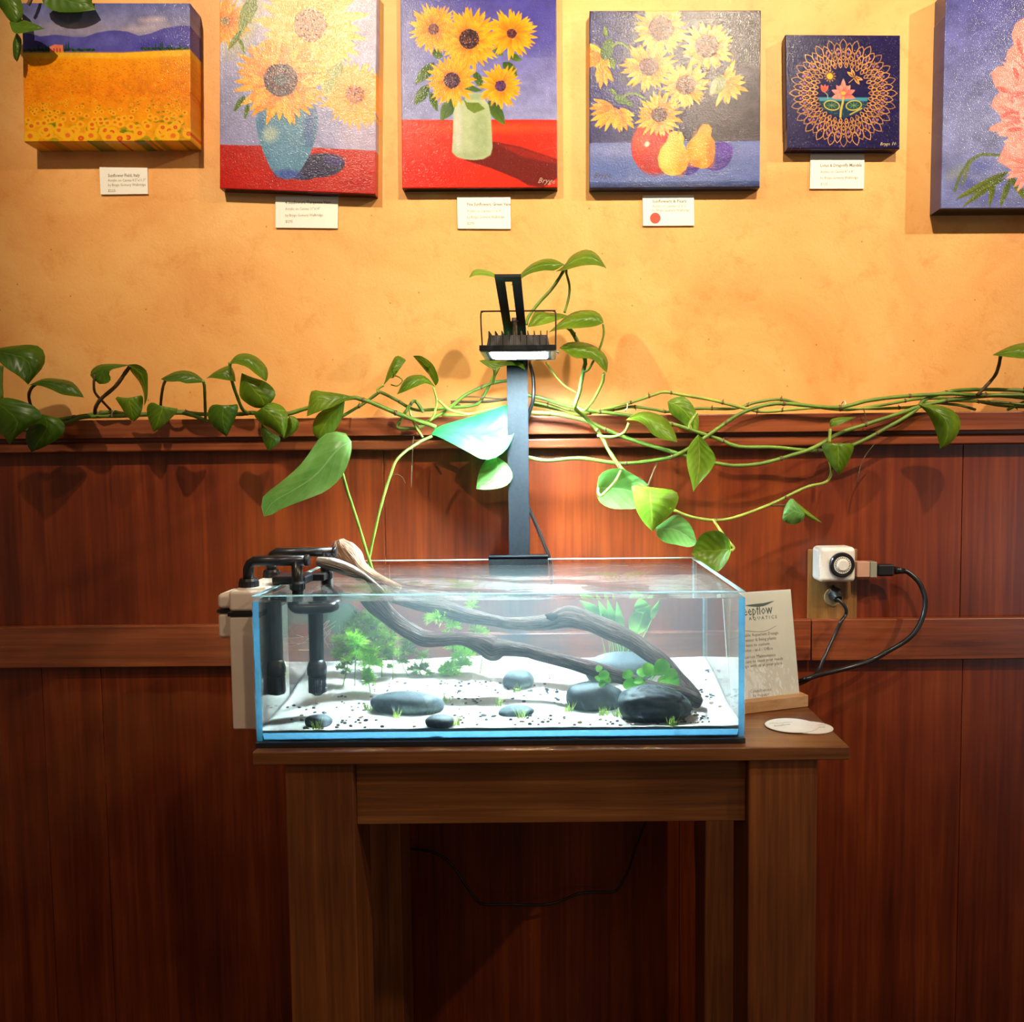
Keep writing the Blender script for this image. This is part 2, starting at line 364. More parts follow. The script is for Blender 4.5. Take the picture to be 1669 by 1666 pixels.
def water():
    m, nt, out = mat('clear_tank_water')
    geo = N(nt, 'ShaderNodeNewGeometry'); sp = N(nt, 'ShaderNodeSeparateXYZ'); nt.links.new(geo.outputs['True Normal'], sp.inputs[0])
    ab = N(nt, 'ShaderNodeMath', operation='ABSOLUTE'); nt.links.new(sp.outputs[2], ab.inputs[0])
    gt = N(nt, 'ShaderNodeMath', operation='GREATER_THAN'); nt.links.new(ab.outputs[0], gt.inputs[0]); gt.inputs[1].default_value = 0.5
    mu = N(nt, 'ShaderNodeMath', operation='MULTIPLY'); nt.links.new(gt.outputs[0], mu.inputs[0]); mu.inputs[1].default_value = 0.6
    ax = N(nt, 'ShaderNodeMath', operation='ABSOLUTE'); nt.links.new(sp.outputs[0], ax.inputs[0]); m3 = N(nt, 'ShaderNodeMath', operation='MULTIPLY_ADD'); nt.links.new(ax.outputs[0], m3.inputs[0]); m3.inputs[1].default_value = 0.35; nt.links.new(mu.outputs[0], m3.inputs[2]); mu = m3
    gl = N(nt, 'ShaderNodeBsdfGlass'); gl.inputs['IOR'].default_value = 1.333; gl.inputs['Roughness'].default_value = 0.0
    tr = N(nt, 'ShaderNodeBsdfTransparent')
    tc = N(nt, 'ShaderNodeTexCoord'); no = N(nt, 'ShaderNodeTexNoise'); no.inputs['Scale'].default_value = 17; no.inputs['Detail'].default_value = 3; no.inputs['Distortion'].default_value = 0.8
    mp = N(nt, 'ShaderNodeMapping'); mp.inputs['Scale'].default_value = (0.7, 1.6, 1); nt.links.new(tc.outputs['Object'], mp.inputs[0]); nt.links.new(mp.outputs[0], no.inputs['Vector'])
    bp = N(nt, 'ShaderNodeBump'); bp.inputs['Distance'].default_value = 0.0034; nt.links.new(no.outputs['Fac'], bp.inputs['Height']); nt.links.new(gt.outputs[0], bp.inputs['Strength'])
    nt.links.new(bp.outputs[0], gl.inputs['Normal'])
    mx = N(nt, 'ShaderNodeMixShader'); nt.links.new(mu.outputs[0], mx.inputs[0]); nt.links.new(gl.outputs[0], mx.inputs[1]); nt.links.new(tr.outputs[0], mx.inputs[2])
    nt.links.new(mx.outputs[0], out.inputs[0])
    if HAZE > 0:
        vs = N(nt, 'ShaderNodeVolumeScatter'); vs.inputs['Color'].default_value = (0.75, 0.93, 1.0, 1); vs.inputs['Density'].default_value = HAZE
        nt.links.new(vs.outputs[0], out.inputs['Volume'])
    return m
HAZE = 0.9
M_GLASS = glass(); M_GLASS.node_tree.nodes['Fresnel'].inputs[0].default_value = 1.14; M_WATER = water()
M_SEAM = plain('pale_blue_glass_edge', (0.14, 0.40, 0.60), 0.25, var=0.08, scale=120, trans=0.85)
M_RIM = plain('pale_cyan_glass_rim', (0.55, 0.80, 0.86), 0.15, var=0.1, scale=90, trans=0.45)
M_MAT = plain('black_foam_mat', (0.008, 0.008, 0.012), 0.8)

tag(build('foam_mat', MB().box(TKX0 - 0.001, TKX1 + 0.001, TKF - 0.001, TKB + 0.001, ZT + 0.0002, ZTB - 0.0003), M_MAT, bevel=0.001),
    'thin black foam mat between the glass tank and the wooden tabletop', 'mat')
aq = empty('aquarium', ((TKX0 + TKX1) / 2, (TKF + TKB) / 2, ZTB), 'shallow rimless clear glass fish tank on the brown table', 'fish tank')
build('front_pane', MB().box(TKX0, TKX1, TKF + 0.0012, TKF + GT, ZTB, ZTT - 0.0014), M_GLASS, aq)
build('back_pane', MB().box(TKX0, TKX1, TKB - GT, TKB, ZTB, ZTT - 0.0014), M_GLASS, aq)
for a in (TKX0, TKX1 - GT):
    build('side_pane', MB().box(a, a + GT, TKF + GT + 0.0004, TKB - GT - 0.0004, ZTB, ZTT - 0.0014), M_GLASS, aq)
build('bottom_pane', MB().box(TKX0 + GT, TKX1 - GT, TKF + GT, TKB - GT, ZTB, ZTB + GT), M_GLASS, aq)
# polished rim and glued edges
rim = MB()
rim.box(TKX0, TKX1, TKF, TKF + GT, ZTT - 0.0012, ZTT).box(TKX0, TKX1, TKB - GT, TKB, ZTT - 0.0012, ZTT)
rim.box(TKX0, TKX0 + GT, TKF + GT, TKB - GT, ZTT - 0.0012, ZTT).box(TKX1 - GT, TKX1, TKF + GT, TKB - GT, ZTT - 0.0012, ZTT)
tag(build('polished_rim', rim, M_RIM, aq), 'pale cyan polished glass rim')
yq = TKF + 0.0009
for a, b_, c_, d_ in ((TKX0 + 0.0006, TKX0 + 0.0080, ZTB + 0.0012, ZTT - 0.0075), (TKX1 - 0.0080, TKX1 - 0.0006, ZTB + 0.0012, ZTT - 0.0075), (TKX0 + 0.0082, TKX1 - 0.0082, ZTB + 0.0012, ZTB + 0.0115)):
    yl = yq + (0.006 if b_ - a > 0.1 else 0); sm = MB(); sm.add([(a, yl, c_), (b_, yl, c_), (b_, yq, d_), (a, yq, d_)], [(0, 1, 2, 3)])
    tag(build('glued_seam', sm, M_SEAM, aq), 'sky blue glued glass seam lit from inside')
for a in (TKX0 + 0.001, TKX1 - 0.004):
    tag(build('silicone_seam', MB().box(a, a + 0.003, TKB - GT - 0.002, TKB - GT - 0.0002, ZTB + GT + 0.001, ZTT - 0.0016), M_RIM, aq), 'pale silicone seam at back corner')

# sand
IX0, IX1, IY0, IY1 = TKX0 + 0.0008, TKX1 - 0.0008, TKF + 0.011, TKB - GT - 0.0012
ZF = ZTB + GT + 0.0005
def sandz(x, y):
    t = (y - IY0) / (IY1 - IY0); s_ = (x - IX0) / (IX1 - IX0)
    z = ZF + 0.006 + 0.004 * t + 0.025 * (1 / (1 + math.exp(-(t - 0.62) * 9)))
    z += 0.004 * math.exp(-((t - 0.30 - 0.12 * math.sin(s_ * 5)) / 0.06) ** 2) * (1 if 0.2 < s_ < 0.62 else 0.3)
    z += 0.0035 * noise.noise(Vector((x * 9, y * 9, 0.3))) * (0.35 + t) + 0.0008 * noise.noise(Vector((x * 60, y * 60, 1)))
    return z
nx, ny = 150, 90
top = [[Vector((IX0 + (IX1 - IX0) * i / nx, IY0 + (IY1 - IY0) * j / ny, sandz(IX0 + (IX1 - IX0) * i / nx, IY0 + (IY1 - IY0) * j / ny))) for i in range(nx + 1)] for j in range(ny + 1)]
mbs = MB().grid(top)
low = lambda p: Vector((p.x, p.y, ZF))
for e in (top[0], top[-1], [r_[0] for r_ in top], [r_[-1] for r_ in top]):
    mbs.grid([e, [low(p) for p in e]])
def sandmat():
    m, nt, out = mat('white_sand'); b = N(nt, 'ShaderNodeBsdfPrincipled'); b.inputs['Roughness'].default_value = 0.9
    tc = N(nt, 'ShaderNodeTexCoord'); n1 = N(nt, 'ShaderNodeTexNoise'); n1.inputs['Scale'].default_value = 14; n1.inputs['Detail'].default_value = 5
    n2 = N(nt, 'ShaderNodeTexNoise'); n2.inputs['Scale'].default_value = 900; nt.links.new(tc.outputs['Object'], n1.inputs['Vector']); nt.links.new(tc.outputs['Object'], n2.inputs['Vector'])
    r1 = ramp(nt, [(0.25, (0.60, 0.55, 0.46)), (0.5, (0.78, 0.76, 0.70)), (0.7, (0.84, 0.83, 0.79))], n1.outputs['Fac'])
    r2 = ramp(nt, [(0.3, (0.8, 0.78, 0.75)), (0.6, (1, 1, 1))], n2.outputs['Fac'])
    mx = N(nt, 'ShaderNodeMix', data_type='RGBA', blend_type='MULTIPLY'); mx.inputs[0].default_value = 1; nt.links.new(r1.outputs[0], mx.inputs[6]); nt.links.new(r2.outputs[0], mx.inputs[7])
    nt.links.new(mx.outputs[2], b.inputs['Base Color']); bp = N(nt, 'ShaderNodeBump'); bp.inputs['Distance'].default_value = 0.0006; nt.links.new(n2.outputs['Fac'], bp.inputs['Height']); nt.links.new(bp.outputs[0], b.inputs['Normal'])
    nt.links.new(b.outputs[0], out.inputs[0]); return m
tag(build('sand', mbs, sandmat(), merge=True, smooth=True), 'white sand bed sloping up to the back of the fish tank', 'sand', kind='stuff')

# water body
ZW = P(900, 976, 1.006).z
wm = MB()
nx, ny = 2, 2
wm.box(TKX0 + 0.0003, TKX1 - 0.0003, TKF + 0.0003, TKB - 0.0003, ZTB + 0.0002, ZW)
tag(build('tank_water', wm, M_WATER), 'clear rippled water filling the glass fish tank almost to the rim', 'water', kind='stuff')

def SAND(px, py):
    "where a line of sight through the front pane meets the sand"
    a = P(px, py, D_FRONT); w = refr(px, py); t = 0.0
    for i in range(400):
        q = a + w * t
        if q.z <= sandz(q.x, q.y) or q.y > IY1 - 0.01: return Vector((q.x, min(q.y, IY1 - 0.012), sandz(q.x, q.y)))
        t += 0.001
    return q

# river stones
def stonemat(c1=(0.06, 0.085, 0.10), c2=(0.11, 0.15, 0.17), c3=(0.24, 0.30, 0.32), nm='slate_grey_river_stone'):
    m, nt, out = mat(nm); b = N(nt, 'ShaderNodeBsdfPrincipled'); b.inputs['Roughness'].default_value = 0.55
    tc = N(nt, 'ShaderNodeTexCoord'); n1 = N(nt, 'ShaderNodeTexNoise'); n1.inputs['Scale'].default_value = 30; n1.inputs['Detail'].default_value = 8; n1.inputs['Roughness'].default_value = 0.7
    n2 = N(nt, 'ShaderNodeTexNoise'); n2.inputs['Scale'].default_value = 12; n2.inputs['Distortion'].default_value = 3
    for q in (n1, n2): nt.links.new(tc.outputs['Object'], q.inputs['Vector'])
    r1 = ramp(nt, [(0.3, c1), (0.55, c2), (0.72, c3)], n1.outputs['Fac'])
    r2 = ramp(nt, [(0.55, (0, 0, 0)), (0.62, (0.10, 0.12, 0.13))], n2.outputs['Fac'])
    mx = N(nt, 'ShaderNodeMix', data_type='RGBA', blend_type='ADD'); mx.inputs[0].default_value = 0.5; nt.links.new(r1.outputs[0], mx.inputs[6]); nt.links.new(r2.outputs[0], mx.inputs[7])
    nt.links.new(mx.outputs[2], b.inputs['Base Color']); bp = N(nt, 'ShaderNodeBump'); bp.inputs['Distance'].default_value = 0.001; nt.links.new(n1.outputs['Fac'], bp.inputs['Height']); nt.links.new(bp.outputs[0], b.inputs['Normal'])
    nt.links.new(b.outputs[0], out.inputs[0]); return m
M_STONE = stonemat(); M_STONED = stonemat((0.03, 0.04, 0.047), (0.06, 0.082, 0.095), (0.15, 0.18, 0.195), 'charcoal_river_stone')
def stone(cx, cy, rx, ry, label, depth=0.8, seed=1, tilt=0.0, rot=0.0, amp=0.05, sq=0.9, m=None, pit=0.0):
    b0 = SAND(cx, cy + ry * 0.72)
    d = b0.y - CAM.y + rx / FPX * depth * 0.6
    c = PW(cx, cy, d); d_eff = d
    RX = rx / FPX * (D_FRONT + (d - D_FRONT) / 1.333); RZ = ry / FPX * (D_FRONT + (d - D_FRONT) / 1.333)
    o = build('river_stone', MB().blob(c, RX, max(RX * depth, RZ), RZ, rot=rot, tilt=tilt, amp=amp, fr=2.4, nu=64 if pit else 40, nv=44 if pit else 26, seed=seed, sq=sq, pit=pit), m or M_STONE, smooth=True, merge=True)
    return tag(o, label, 'stone', 'grey river stones on the sand')
stone(519, 1176, 22, 12, 'small oval grey river stone at the front left of the tank', seed=2)
stone(662, 1148, 60, 21, 'long flat blue-grey river stone with pale veins, left half of tank', depth=0.45, seed=3, tilt=0.03)
stone(717, 1177, 24, 12.5, 'small smooth grey stone in front of the long flat stone', seed=4)
stone(845, 1109, 26, 17, 'round dark grey stone with a grass tuft at the middle of the tank', seed=5)
stone(842, 1160, 29, 9.5, 'flat pale grey stone half sunk in the sand at tank centre', seed=6)
stone(1010, 1091, 57, 28, 'broad domed grey stone behind the driftwood', depth=0.6, seed=7)
stone(969, 1138, 47, 26, 'rounded dark grey stone left of the pitted boulder', depth=0.7, seed=8, m=M_STONED)
s6 = stone(1066, 1151, 60, 34, 'largest charcoal stone, pitted, at the front right of the tank', depth=0.7, seed=9, tilt=0.08, amp=0.07, m=M_STONED, pit=0.13)

# pebbles
M_PEB = [plain('dark_pebble', (0.03, 0.035, 0.045), 0.5, var=0.4), plain('grey_pebble', (0.16, 0.16, 0.15), 0.6, var=0.4), plain('tan_pebble', (0.36, 0.24, 0.12), 0.6, var=0.3)]
pm = []
for k in range(6):
    mb = MB().blob((0, 0, 0), 1.0, 0.8, 0.55, amp=0.12, fr=3, nu=9, nv=6, seed=20 + k)
    me = bpy.data.meshes.new('pebble'); me.from_pydata([tuple(p) for p in mb.v], [], mb.f); me.polygons.foreach_set('use_smooth', [True] * len(me.polygons)); me.materials.append(M_PEB[k % 3]); pm.append(me)
plabel = ['tiny dark pebble scattered on the white sand of the tank', 'tiny grey pebble scattered on the white sand of the tank', 'tiny tan pebble scattered on the white sand of the tank']
pc = 0
RP = random.Random(5)
clusters = [(560, 1180, 45, 9, 24), (500, 1185, 8, 4, 8), (640, 1120, 60, 10, 10), (590, 1150, 40, 12, 18), (700, 1190, 40, 4, 12), (760, 1140, 40, 12, 18), (820, 1120, 60, 12, 20), (900, 1130, 60, 18, 20),
            (880, 1175, 70, 12, 26), (1000, 1180, 90, 8, 24), (1120, 1170, 40, 10, 24), (1160, 1135, 30, 18, 20), (760, 1170, 60, 14, 18), (480, 1160, 40, 16, 12), (1170, 1100, 25, 10, 10), (950, 1185, 10, 3, 5), (740, 1115, 50, 5, 14)]
for (cx, cy, sx, sy, n_) in clusters:
    for i in range(n_):
        px = cx + RP.gauss(0, 0.55) * sx; py = cy + RP.gauss(0, 0.6) * sy
        if not (432 < px < 1198 and 1085 < py < 1192): continue
        p = SAND(px, py); k = RP.choice([0, 0, 3, 1, 4, 1, 2, 5])
        if p.x < IX0 + .006 or p.x > IX1 - .006 or p.y < IY0 + .006: continue
        s_ = RP.uniform(1.4, 3.0) * 0.001 * (1.35 if RP.random() < 0.12 else 1)
        o = bpy.data.objects.new('pebble', pm[k]); COL.objects.link(o); o.location = (p.x, p.y, p.z + s_ * 0.25)
        o.scale = (s_, s_, s_); o.rotation_euler = (RP.uniform(-.3, .3), RP.uniform(-.3, .3), RP.uniform(0, 6.28))
        tag(o, plabel[k % 3], 'pebble', 'small %s pebbles scattered on the sand' % ['dark', 'grey', 'tan'][k % 3]); pc += 1

# driftwood
M_DRIFT = None
def driftmat(name, a, b1, c):
    m, nt, out = mat(name); b = N(nt, 'ShaderNodeBsdfPrincipled'); b.inputs['Roughness'].default_value = 0.75
    at = N(nt, 'ShaderNodeAttribute', attribute_name='along')
    n1 = N(nt, 'ShaderNodeTexNoise'); n1.inputs['Scale'].default_value = 1.0; n1.inputs['Detail'].default_value = 6; n1.inputs['Roughness'].default_value = 0.65
    mp = N(nt, 'ShaderNodeMapping'); mp.inputs['Scale'].default_value = (9, 8.0, 8.0)
    nt.links.new(at.outputs['Vector'], mp.inputs[0]); nt.links.new(mp.outputs[0], n1.inputs['Vector'])
    r1 = ramp(nt, [(0.38, a), (0.5, b1), (0.62, c)], n1.outputs['Fac']); nt.links.new(r1.outputs[0], b.inputs['Base Color'])
    bp = N(nt, 'ShaderNodeBump'); bp.inputs['Distance'].default_value = 0.003; nt.links.new(n1.outputs['Fac'], bp.inputs['Height']); nt.links.new(bp.outputs[0], b.inputs['Normal'])
    nt.links.new(b.outputs[0], out.inputs[0]); return m
def branch(name, pts, rad, parent, m, seed=0, flat=(1.0, 1.0), n=18):
    pts = [Vector(p) for p in pts]
    sp = []; sr = []
    c = spline(pts, 7); rr = spline([Vector((x, 0, 0)) for x in rad], 7)
    rr = [v.x for v in rr]
    mb = MB(); mb.tube(c, [max(0.0005, x) for x in rr], n, flat=flat)
    along = []
    L = 0
    for i in range(len(c)):
        if i: L += (c[i] - c[i - 1]).length
        for k in range(n):
            along.append((L * 4, math.cos(2 * math.pi * k / n), math.sin(2 * math.pi * k / n)))
            q = mb.v[i * n + k]; dv = q - c[i]
            f = 1 + 0.18 * noise.noise(Vector((L * 14 + seed, math.cos(2 * math.pi * k / n) * 1.3, math.sin(2 * math.pi * k / n) * 1.3))) + 0.14 * noise.noise(Vector((L * 6 + seed, 4 * math.cos(2 * math.pi * k / n), 4 * math.sin(2 * math.pi * k / n))))
            mb.v[i * n + k] = c[i] + dv * f
    o = build(name, mb, m, parent, smooth=True)
    at = o.data.attributes.new('along', 'FLOAT_VECTOR', 'POINT')
    if len(o.data.vertices) == len(along): at.data.foreach_set('vector', [x for t in along for x in t])
    return o
def wpx(hw, d): return hw / FPX * (D_FRONT + (d - D_FRONT) / 1.333)
M_DRIFT = driftmat('wet_brown_driftwood', (0.022, 0.011, 0.008), (0.075, 0.040, 0.028), (0.25, 0.16, 0.12))
M_DRY = driftmat('dry_pale_driftwood', (0.08, 0.05, 0.04), (0.34, 0.28, 0.23), (0.62, 0.57, 0.50))
M_KNOB = driftmat('dry_tan_driftwood', (0.10, 0.035, 0.015), (0.30, 0.15, 0.08), (0.50, 0.34, 0.23))
dw = empty('driftwood', SAND(1130, 1150), 'forked grey-brown driftwood branch rising from front right to the surface at left', 'driftwood')
lowp = [(600, 968, 1.19, 17), (618, 988, 1.19, 18), (636, 1006, 1.19, 15), (654, 1021, 1.185, 14), (675, 1033, 1.18, 14), (693, 1041, 1.175, 14), (724, 1042, 1.17, 12), (754, 1042, 1.165, 11), (788, 1050, 1.16, 17), (805, 1058, 1.158, 19), (822, 1056, 1.155, 13),
        (856, 1060, 1.15, 11), (877, 1066, 1.145, 11), (929, 1079, 1.135, 11), (967, 1090, 1.125, 13), (1006, 1102, 1.12, 12), (1058, 1118, 1.105, 10), (1109, 1129, 1.095, 10), (1135, 1143, 1.09, 11), (1143, 1147, 1.088, 7)]
branch('branch', [PW(x, y, d) for x, y, d, h in lowp], [wpx(h, d) for x, y, d, h in lowp], dw, M_DRIFT, 1)
upp = [(640, 974, 1.27, 9), (683, 984, 1.265, 12), (724, 992, 1.26, 13), (764, 1004, 1.25, 12), (805, 1012, 1.24, 10), (839, 1017, 1.23, 11), (890, 1015, 1.22, 13), (927, 1005, 1.21, 18), (960, 1014, 1.20, 15), (993, 1028, 1.19, 16), (1027, 1043, 1.18, 14),
       (1058, 1064, 1.165, 14), (1083, 1083, 1.15, 14), (1104, 1104, 1.13, 11), (1122, 1122, 1.11, 10), (1137, 1138, 1.10, 8)]
branch('branch', [PW(x, y, d) for x, y, d, h in upp], [wpx(h, d) for x, y, d, h in upp], dw, M_DRIFT, 7)
# dark hollow on the upper branch
hp = PW(905, 1006, 1.205)
tag(build('hollow', MB().blob(hp, 0.016, 0.004, 0.005, amp=0.2, nu=16, nv=8, seed=3, tilt=0.15), plain('dark_wood_hollow', (0.02, 0.013, 0.01), 0.9), dw, smooth=True), 'dark worn hollow')
# parts above the water
j = PW(612, 982, 1.19)
tag(branch('dry_end', [j, P(600, 944, 1.16), P(575, 932, 1.155), P(545, 921, 1.15), P(518, 915, 1.15)], [0.012, 0.005, 0.011, 0.014, 0.010], dw, M_DRY, 4, flat=(0.6, 1.0)), 'bleached pale dry end above the water')
tag(branch('knob', [PW(640, 976, 1.27), P(592, 934, 1.25), P(571, 912, 1.25), P(557, 893, 1.25), P(552, 880, 1.25)], [0.008, 0.014, 0.021, 0.018, 0.008], dw, M_KNOB, 9), 'tan rounded knob above the water')

# -------- water plants
def plantmat(name, c1, c2, tr=0.5):
    m, nt, out = mat(name); b = N(nt, 'ShaderNodeBsdfPrincipled'); b.inputs['Roughness'].default_value = 0.45
    tc = N(nt, 'ShaderNodeTexCoord'); n1 = N(nt, 'ShaderNodeTexNoise'); n1.inputs['Scale'].default_value = 45; nt.links.new(tc.outputs['Object'], n1.inputs['Vector'])
    r1 = ramp(nt, [(0.35, c1), (0.65, c2)], n1.outputs['Fac']); nt.links.new(r1.outputs[0], b.inputs['Base Color'])
    tl = N(nt, 'ShaderNodeBsdfTranslucent'); nt.links.new(r1.outputs[0], tl.inputs[0]); mx = N(nt, 'ShaderNodeMixShader'); mx.inputs[0].default_value = tr
    nt.links.new(b.outputs[0], mx.inputs[1]); nt.links.new(tl.outputs[0], mx.inputs[2]); nt.links.new(mx.outputs[0], out.inputs[0]); return m
M_FEATH = plantmat('bright_feathery_leaf', (0.35, 0.80, 0.06), (0.62, 0.95, 0.14))
M_FEATH2 = plantmat('dull_feathery_leaf', (0.22, 0.42, 0.06), (0.42, 0.62, 0.12))
M_GRASS = plantmat('yellow_green_grass_blade', (0.38, 0.58, 0.10), (0.62, 0.75, 0.22))
M_ANUB = plantmat('glossy_green_small_leaf', (0.12, 0.50, 0.04), (0.35, 0.72, 0.10))
def blade(mb, a, b, w, bend, n=4):
    a = Vector(a); b = Vector(b); s_ = (b - a).cross(Vector((0, 1, 0.3)))
    if s_.length < 1e-7: s_ = Vector((1, 0, 0))
    s_.normalize(); l = []; r_ = []
    for i in range(n + 1):
        t = i / n; c = a.lerp(b, t) + bend * (t * (1 - t) * 2); ww = w * (1 - t) ** 0.6
        l.append(c - s_ * ww); r_.append(c + s_ * ww)
    mb.grid([l, r_])
def whorl(mb, c, rad, n=26, rr=None, up=0.25):
    rr = rr or RP
    for i in range(n):
        th = rr.uniform(0, 6.283); e = rr.uniform(-0.5, 0.9) + up
        d = Vector((math.cos(th) * math.cos(e), math.sin(th) * math.cos(e) * 0.8, math.sin(e)))
        L = rad * rr.uniform(0.6, 1.08)
        tip = c + d * L
        blade(mb, c, tip, 0.0010, Vector((0, 0, 0.12 * L)), 3)
        for s_ in (0.5, 0.75):
            q = c.lerp(tip, s_)
            for k in (-1, 1):
                dd = (d + Vector((rr.uniform(-1, 1), rr.uniform(-1, 1), rr.uniform(-1, 1))) * 0.7).normalized()
                blade(mb, q, q + dd * L * 0.38, 0.0007, Vector((0, 0, 0)), 1)
feath = [ # base px, depth offset, [whorl px (x, y, r)], bright
 ((604, 1128), [(604, 1082, 19), (603, 1066, 15), (600, 1100, 9)], 1, 'bright green feathery stem plant with the round crown, front of left clump'),
 ((578, 1118), [(583, 1052, 20), (576, 1040, 15), (580, 1070, 13)], 1, 'bright green feathery plant at left edge of the clump'),
 ((558, 1118), [(556, 1064, 15), (566, 1082, 11), (552, 1045, 12)], 0, 'thin dull green feathery plant nearest the filter tubes'),
 ((640, 1108), [(628, 1056, 16), (636, 1040, 15), (640, 1068, 12)], 0, 'dull green feathery plant in middle of left clump'),
 ((622, 1104), [(612, 1022, 19), (604, 1008, 15), (622, 1036, 14)], 0, 'tall dull green feathery plant reaching up under the driftwood'),
 ((592, 1102), [(586, 1012, 16), (574, 1024, 17), (594, 1036, 13)], 0, 'tall feathery plant at the back of the left clump'),
 ((668, 1102), [(662, 1062, 15), (668, 1046, 13), (655, 1080, 11)], 0, 'olive feathery plant right of the left clump'),
 ((690, 1102), [(684, 1092, 12), (690, 1072, 12)], 0, 'short olive feathery plant with wispy leaves by the clump'),
 ((735, 1100), [(712, 1010, 20), (722, 1004, 17), (738, 1022, 13)], 1, 'feathery plant showing between the two driftwood branches'),
 ((746, 1100), [(755, 1068, 19), (752, 1082, 15)], 1, 'yellow-green feathery plant under the lower driftwood branch'),
 ((736, 1102), [(736, 1090, 16), (724, 1092, 9)], 1, 'low yellow-green feathery plant at right end of the clump'),
 ((782, 1098), [(776, 1030, 13), (768, 989, 11), (790, 1034, 9)], 0, 'faint feathery plant farthest right behind the lower branch'),
]
for (bp_, ws, br, lab) in feath:
    b0 = SAND(*bp_); d0 = b0.y - CAM.y
    t = empty('feathery_water_plant', b0, lab, 'water plant', 'feathery stem plants at the back left')
    wp = [PW(x, y, d0 - 0.003 * (i % 2)) for i, (x, y, r_) in enumerate(ws)]
    order = sorted(range(len(wp)), key=lambda i: wp[i].z)
    st = MB().tube(spline([b0 - Vector((0, 0, 0.003))] + [wp[i] for i in order], 5), 0.0008, 6)
    build('stem', st, M_FEATH2, t, smooth=True)
    base_px = bp_; ex = []
    for k in range(4):
        x_, y_, q_ = ws[k % len(ws)]; f_ = RP.uniform(0.15, 0.75); ex.append((x_ + (base_px[0] - x_) * f_ + RP.uniform(-13, 13), y_ + (base_px[1] - y_) * f_ * 0.8 + RP.uniform(-5, 5), q_ * RP.uniform(0.6, 0.9)))
    for i, (x, y, r_) in enumerate(ex):
        mb = MB(); whorl(mb, PW(x, y, d0 + RP.uniform(-.01, .01)), wpx(r_, d0), 34); build('leaf_whorl', mb, M_FEATH if (br and k % 2) else M_FEATH2, t)
    for i, (x, y, r_) in enumerate(ws):
        mb = MB(); whorl(mb, wp[i], wpx(r_, d0) * 1.3, 60 if br else 46)
        build('leaf_whorl', mb, M_FEATH if br else M_FEATH2, t)
# grass tufts
tufts = [(516, 1188, 'grass tuft beside the small oval stone at front left'), (600, 1158, 'yellow grass tuft left of the long flat stone'), (646, 1170, 'grass tuft before the long flat stone, left one'), (700, 1164, 'grass tuft at right end of the long flat stone'),
         (744, 1182, 'pale grass tuft right of the small smooth stone'), (842, 1128, 'grass tuft in front of the round dark stone'), (851, 1170, 'grass tuft on the half sunk flat stone'), (926, 1160, 'grass tuft left of the rounded dark stone'),
         (983, 1166, 'grass tuft in front of the rounded dark stone'), (1008, 1168, 'grass tuft between the two front right stones'), (1094, 1183, 'grass tuft in front of the pitted charcoal boulder'), (728, 1146, 'faint grass tuft behind the right end of the long flat stone'), (812, 1150, 'faint thin grass tuft left of the half sunk flat stone')]
for (x, y, lab) in tufts:
    b0 = SAND(x, y); mb = MB(); RG = random.Random(int(x))
    for i in range(RG.randint(14, 22)):
        th = RG.uniform(0, 6.28); L = RG.uniform(0.008, 0.017); sp_ = RG.uniform(0.1, 0.7)
        a = b0 + Vector((RG.uniform(-.005, .005), RG.uniform(-.004, .004), -0.0015))
        blade(mb, a, a + Vector((math.cos(th) * L * sp_, math.sin(th) * L * sp_, L)), 0.00055, Vector((0, 0, 0.1 * L)), 3)
    tag(build('grass_tuft', mb, M_GRASS), lab, 'water grass', 'small grass tufts planted in the sand')
def roundleaf(mb, c, r_, nrm, twist=0.0, asp=0.8, curl=0.2):
    nrm = Vector(nrm).normalized(); u_ = nrm.cross(Vector((0, 0, 1)));
    if u_.length < 1e-4: u_ = Vector((1, 0, 0))
    u_.normalize(); v_ = nrm.cross(u_); ca, sa = math.cos(twist), math.sin(twist); a = u_ * ca + v_ * sa; b = -u_ * sa + v_ * ca
    rows = []
    for i in range(9):
        t = -1 + 2 * i / 8; w = math.sqrt(max(0, 1 - t * t)) * asp * (1 - 0.15 * t)
        rows.append([Vector(c) + a * r_ * t + b * r_ * w * s_ + nrm * r_ * curl * (abs(s_) * w - t * t * 0.5) for s_ in (-1, -0.5, 0, 0.5, 1)])
    mb.grid(rows)
for lab, base, lv, d in (('small round-leaved plant tied on the driftwood left of the boulder', (984, 1118), [(984, 1101, 10, .4), (976, 1090, 7, 1.2), (974, 1106, 6, 2), (990, 1108, 7, -.4), (981, 1115, 6, .9)], 1.10),
                         ('leafy green plant with round leaves on driftwood above pitted boulder', (1048, 1116), [(1023, 1100, 10, .5), (1046, 1096, 10, -.5), (1040, 1110, 8, .2), (1056, 1091, 12, 1.4), (1026, 1116, 12, .1), (1078, 1088, 16, 1.0), (1094, 1100, 13, .2), (1081, 1110, 11, .4), (1098, 1113, 13, 1.9), (1068, 1094, 11, .8), (1044, 1116, 9, .9)], 1.095)):
    t = empty('leafy_water_plant', PW(base[0], base[1], d), lab, 'water plant')
    for (x, y, r_, tw) in lv:
        c = PW(x, y, d - 0.004 + 0.02 * (x > 1060)); mb = MB(); roundleaf(mb, c, wpx(r_, d), (RP.uniform(-.4, .4), -1, RP.uniform(.4, 1.0)), tw); build('leaf', mb, M_ANUB, t, smooth=True)
        build('leaf_stalk', MB().tube(spline([PW(base[0] + (x - base[0]) * 0.2, base[1] + 2, d + 0.004), c], 2), 0.0006, 5), M_ANUB, t)
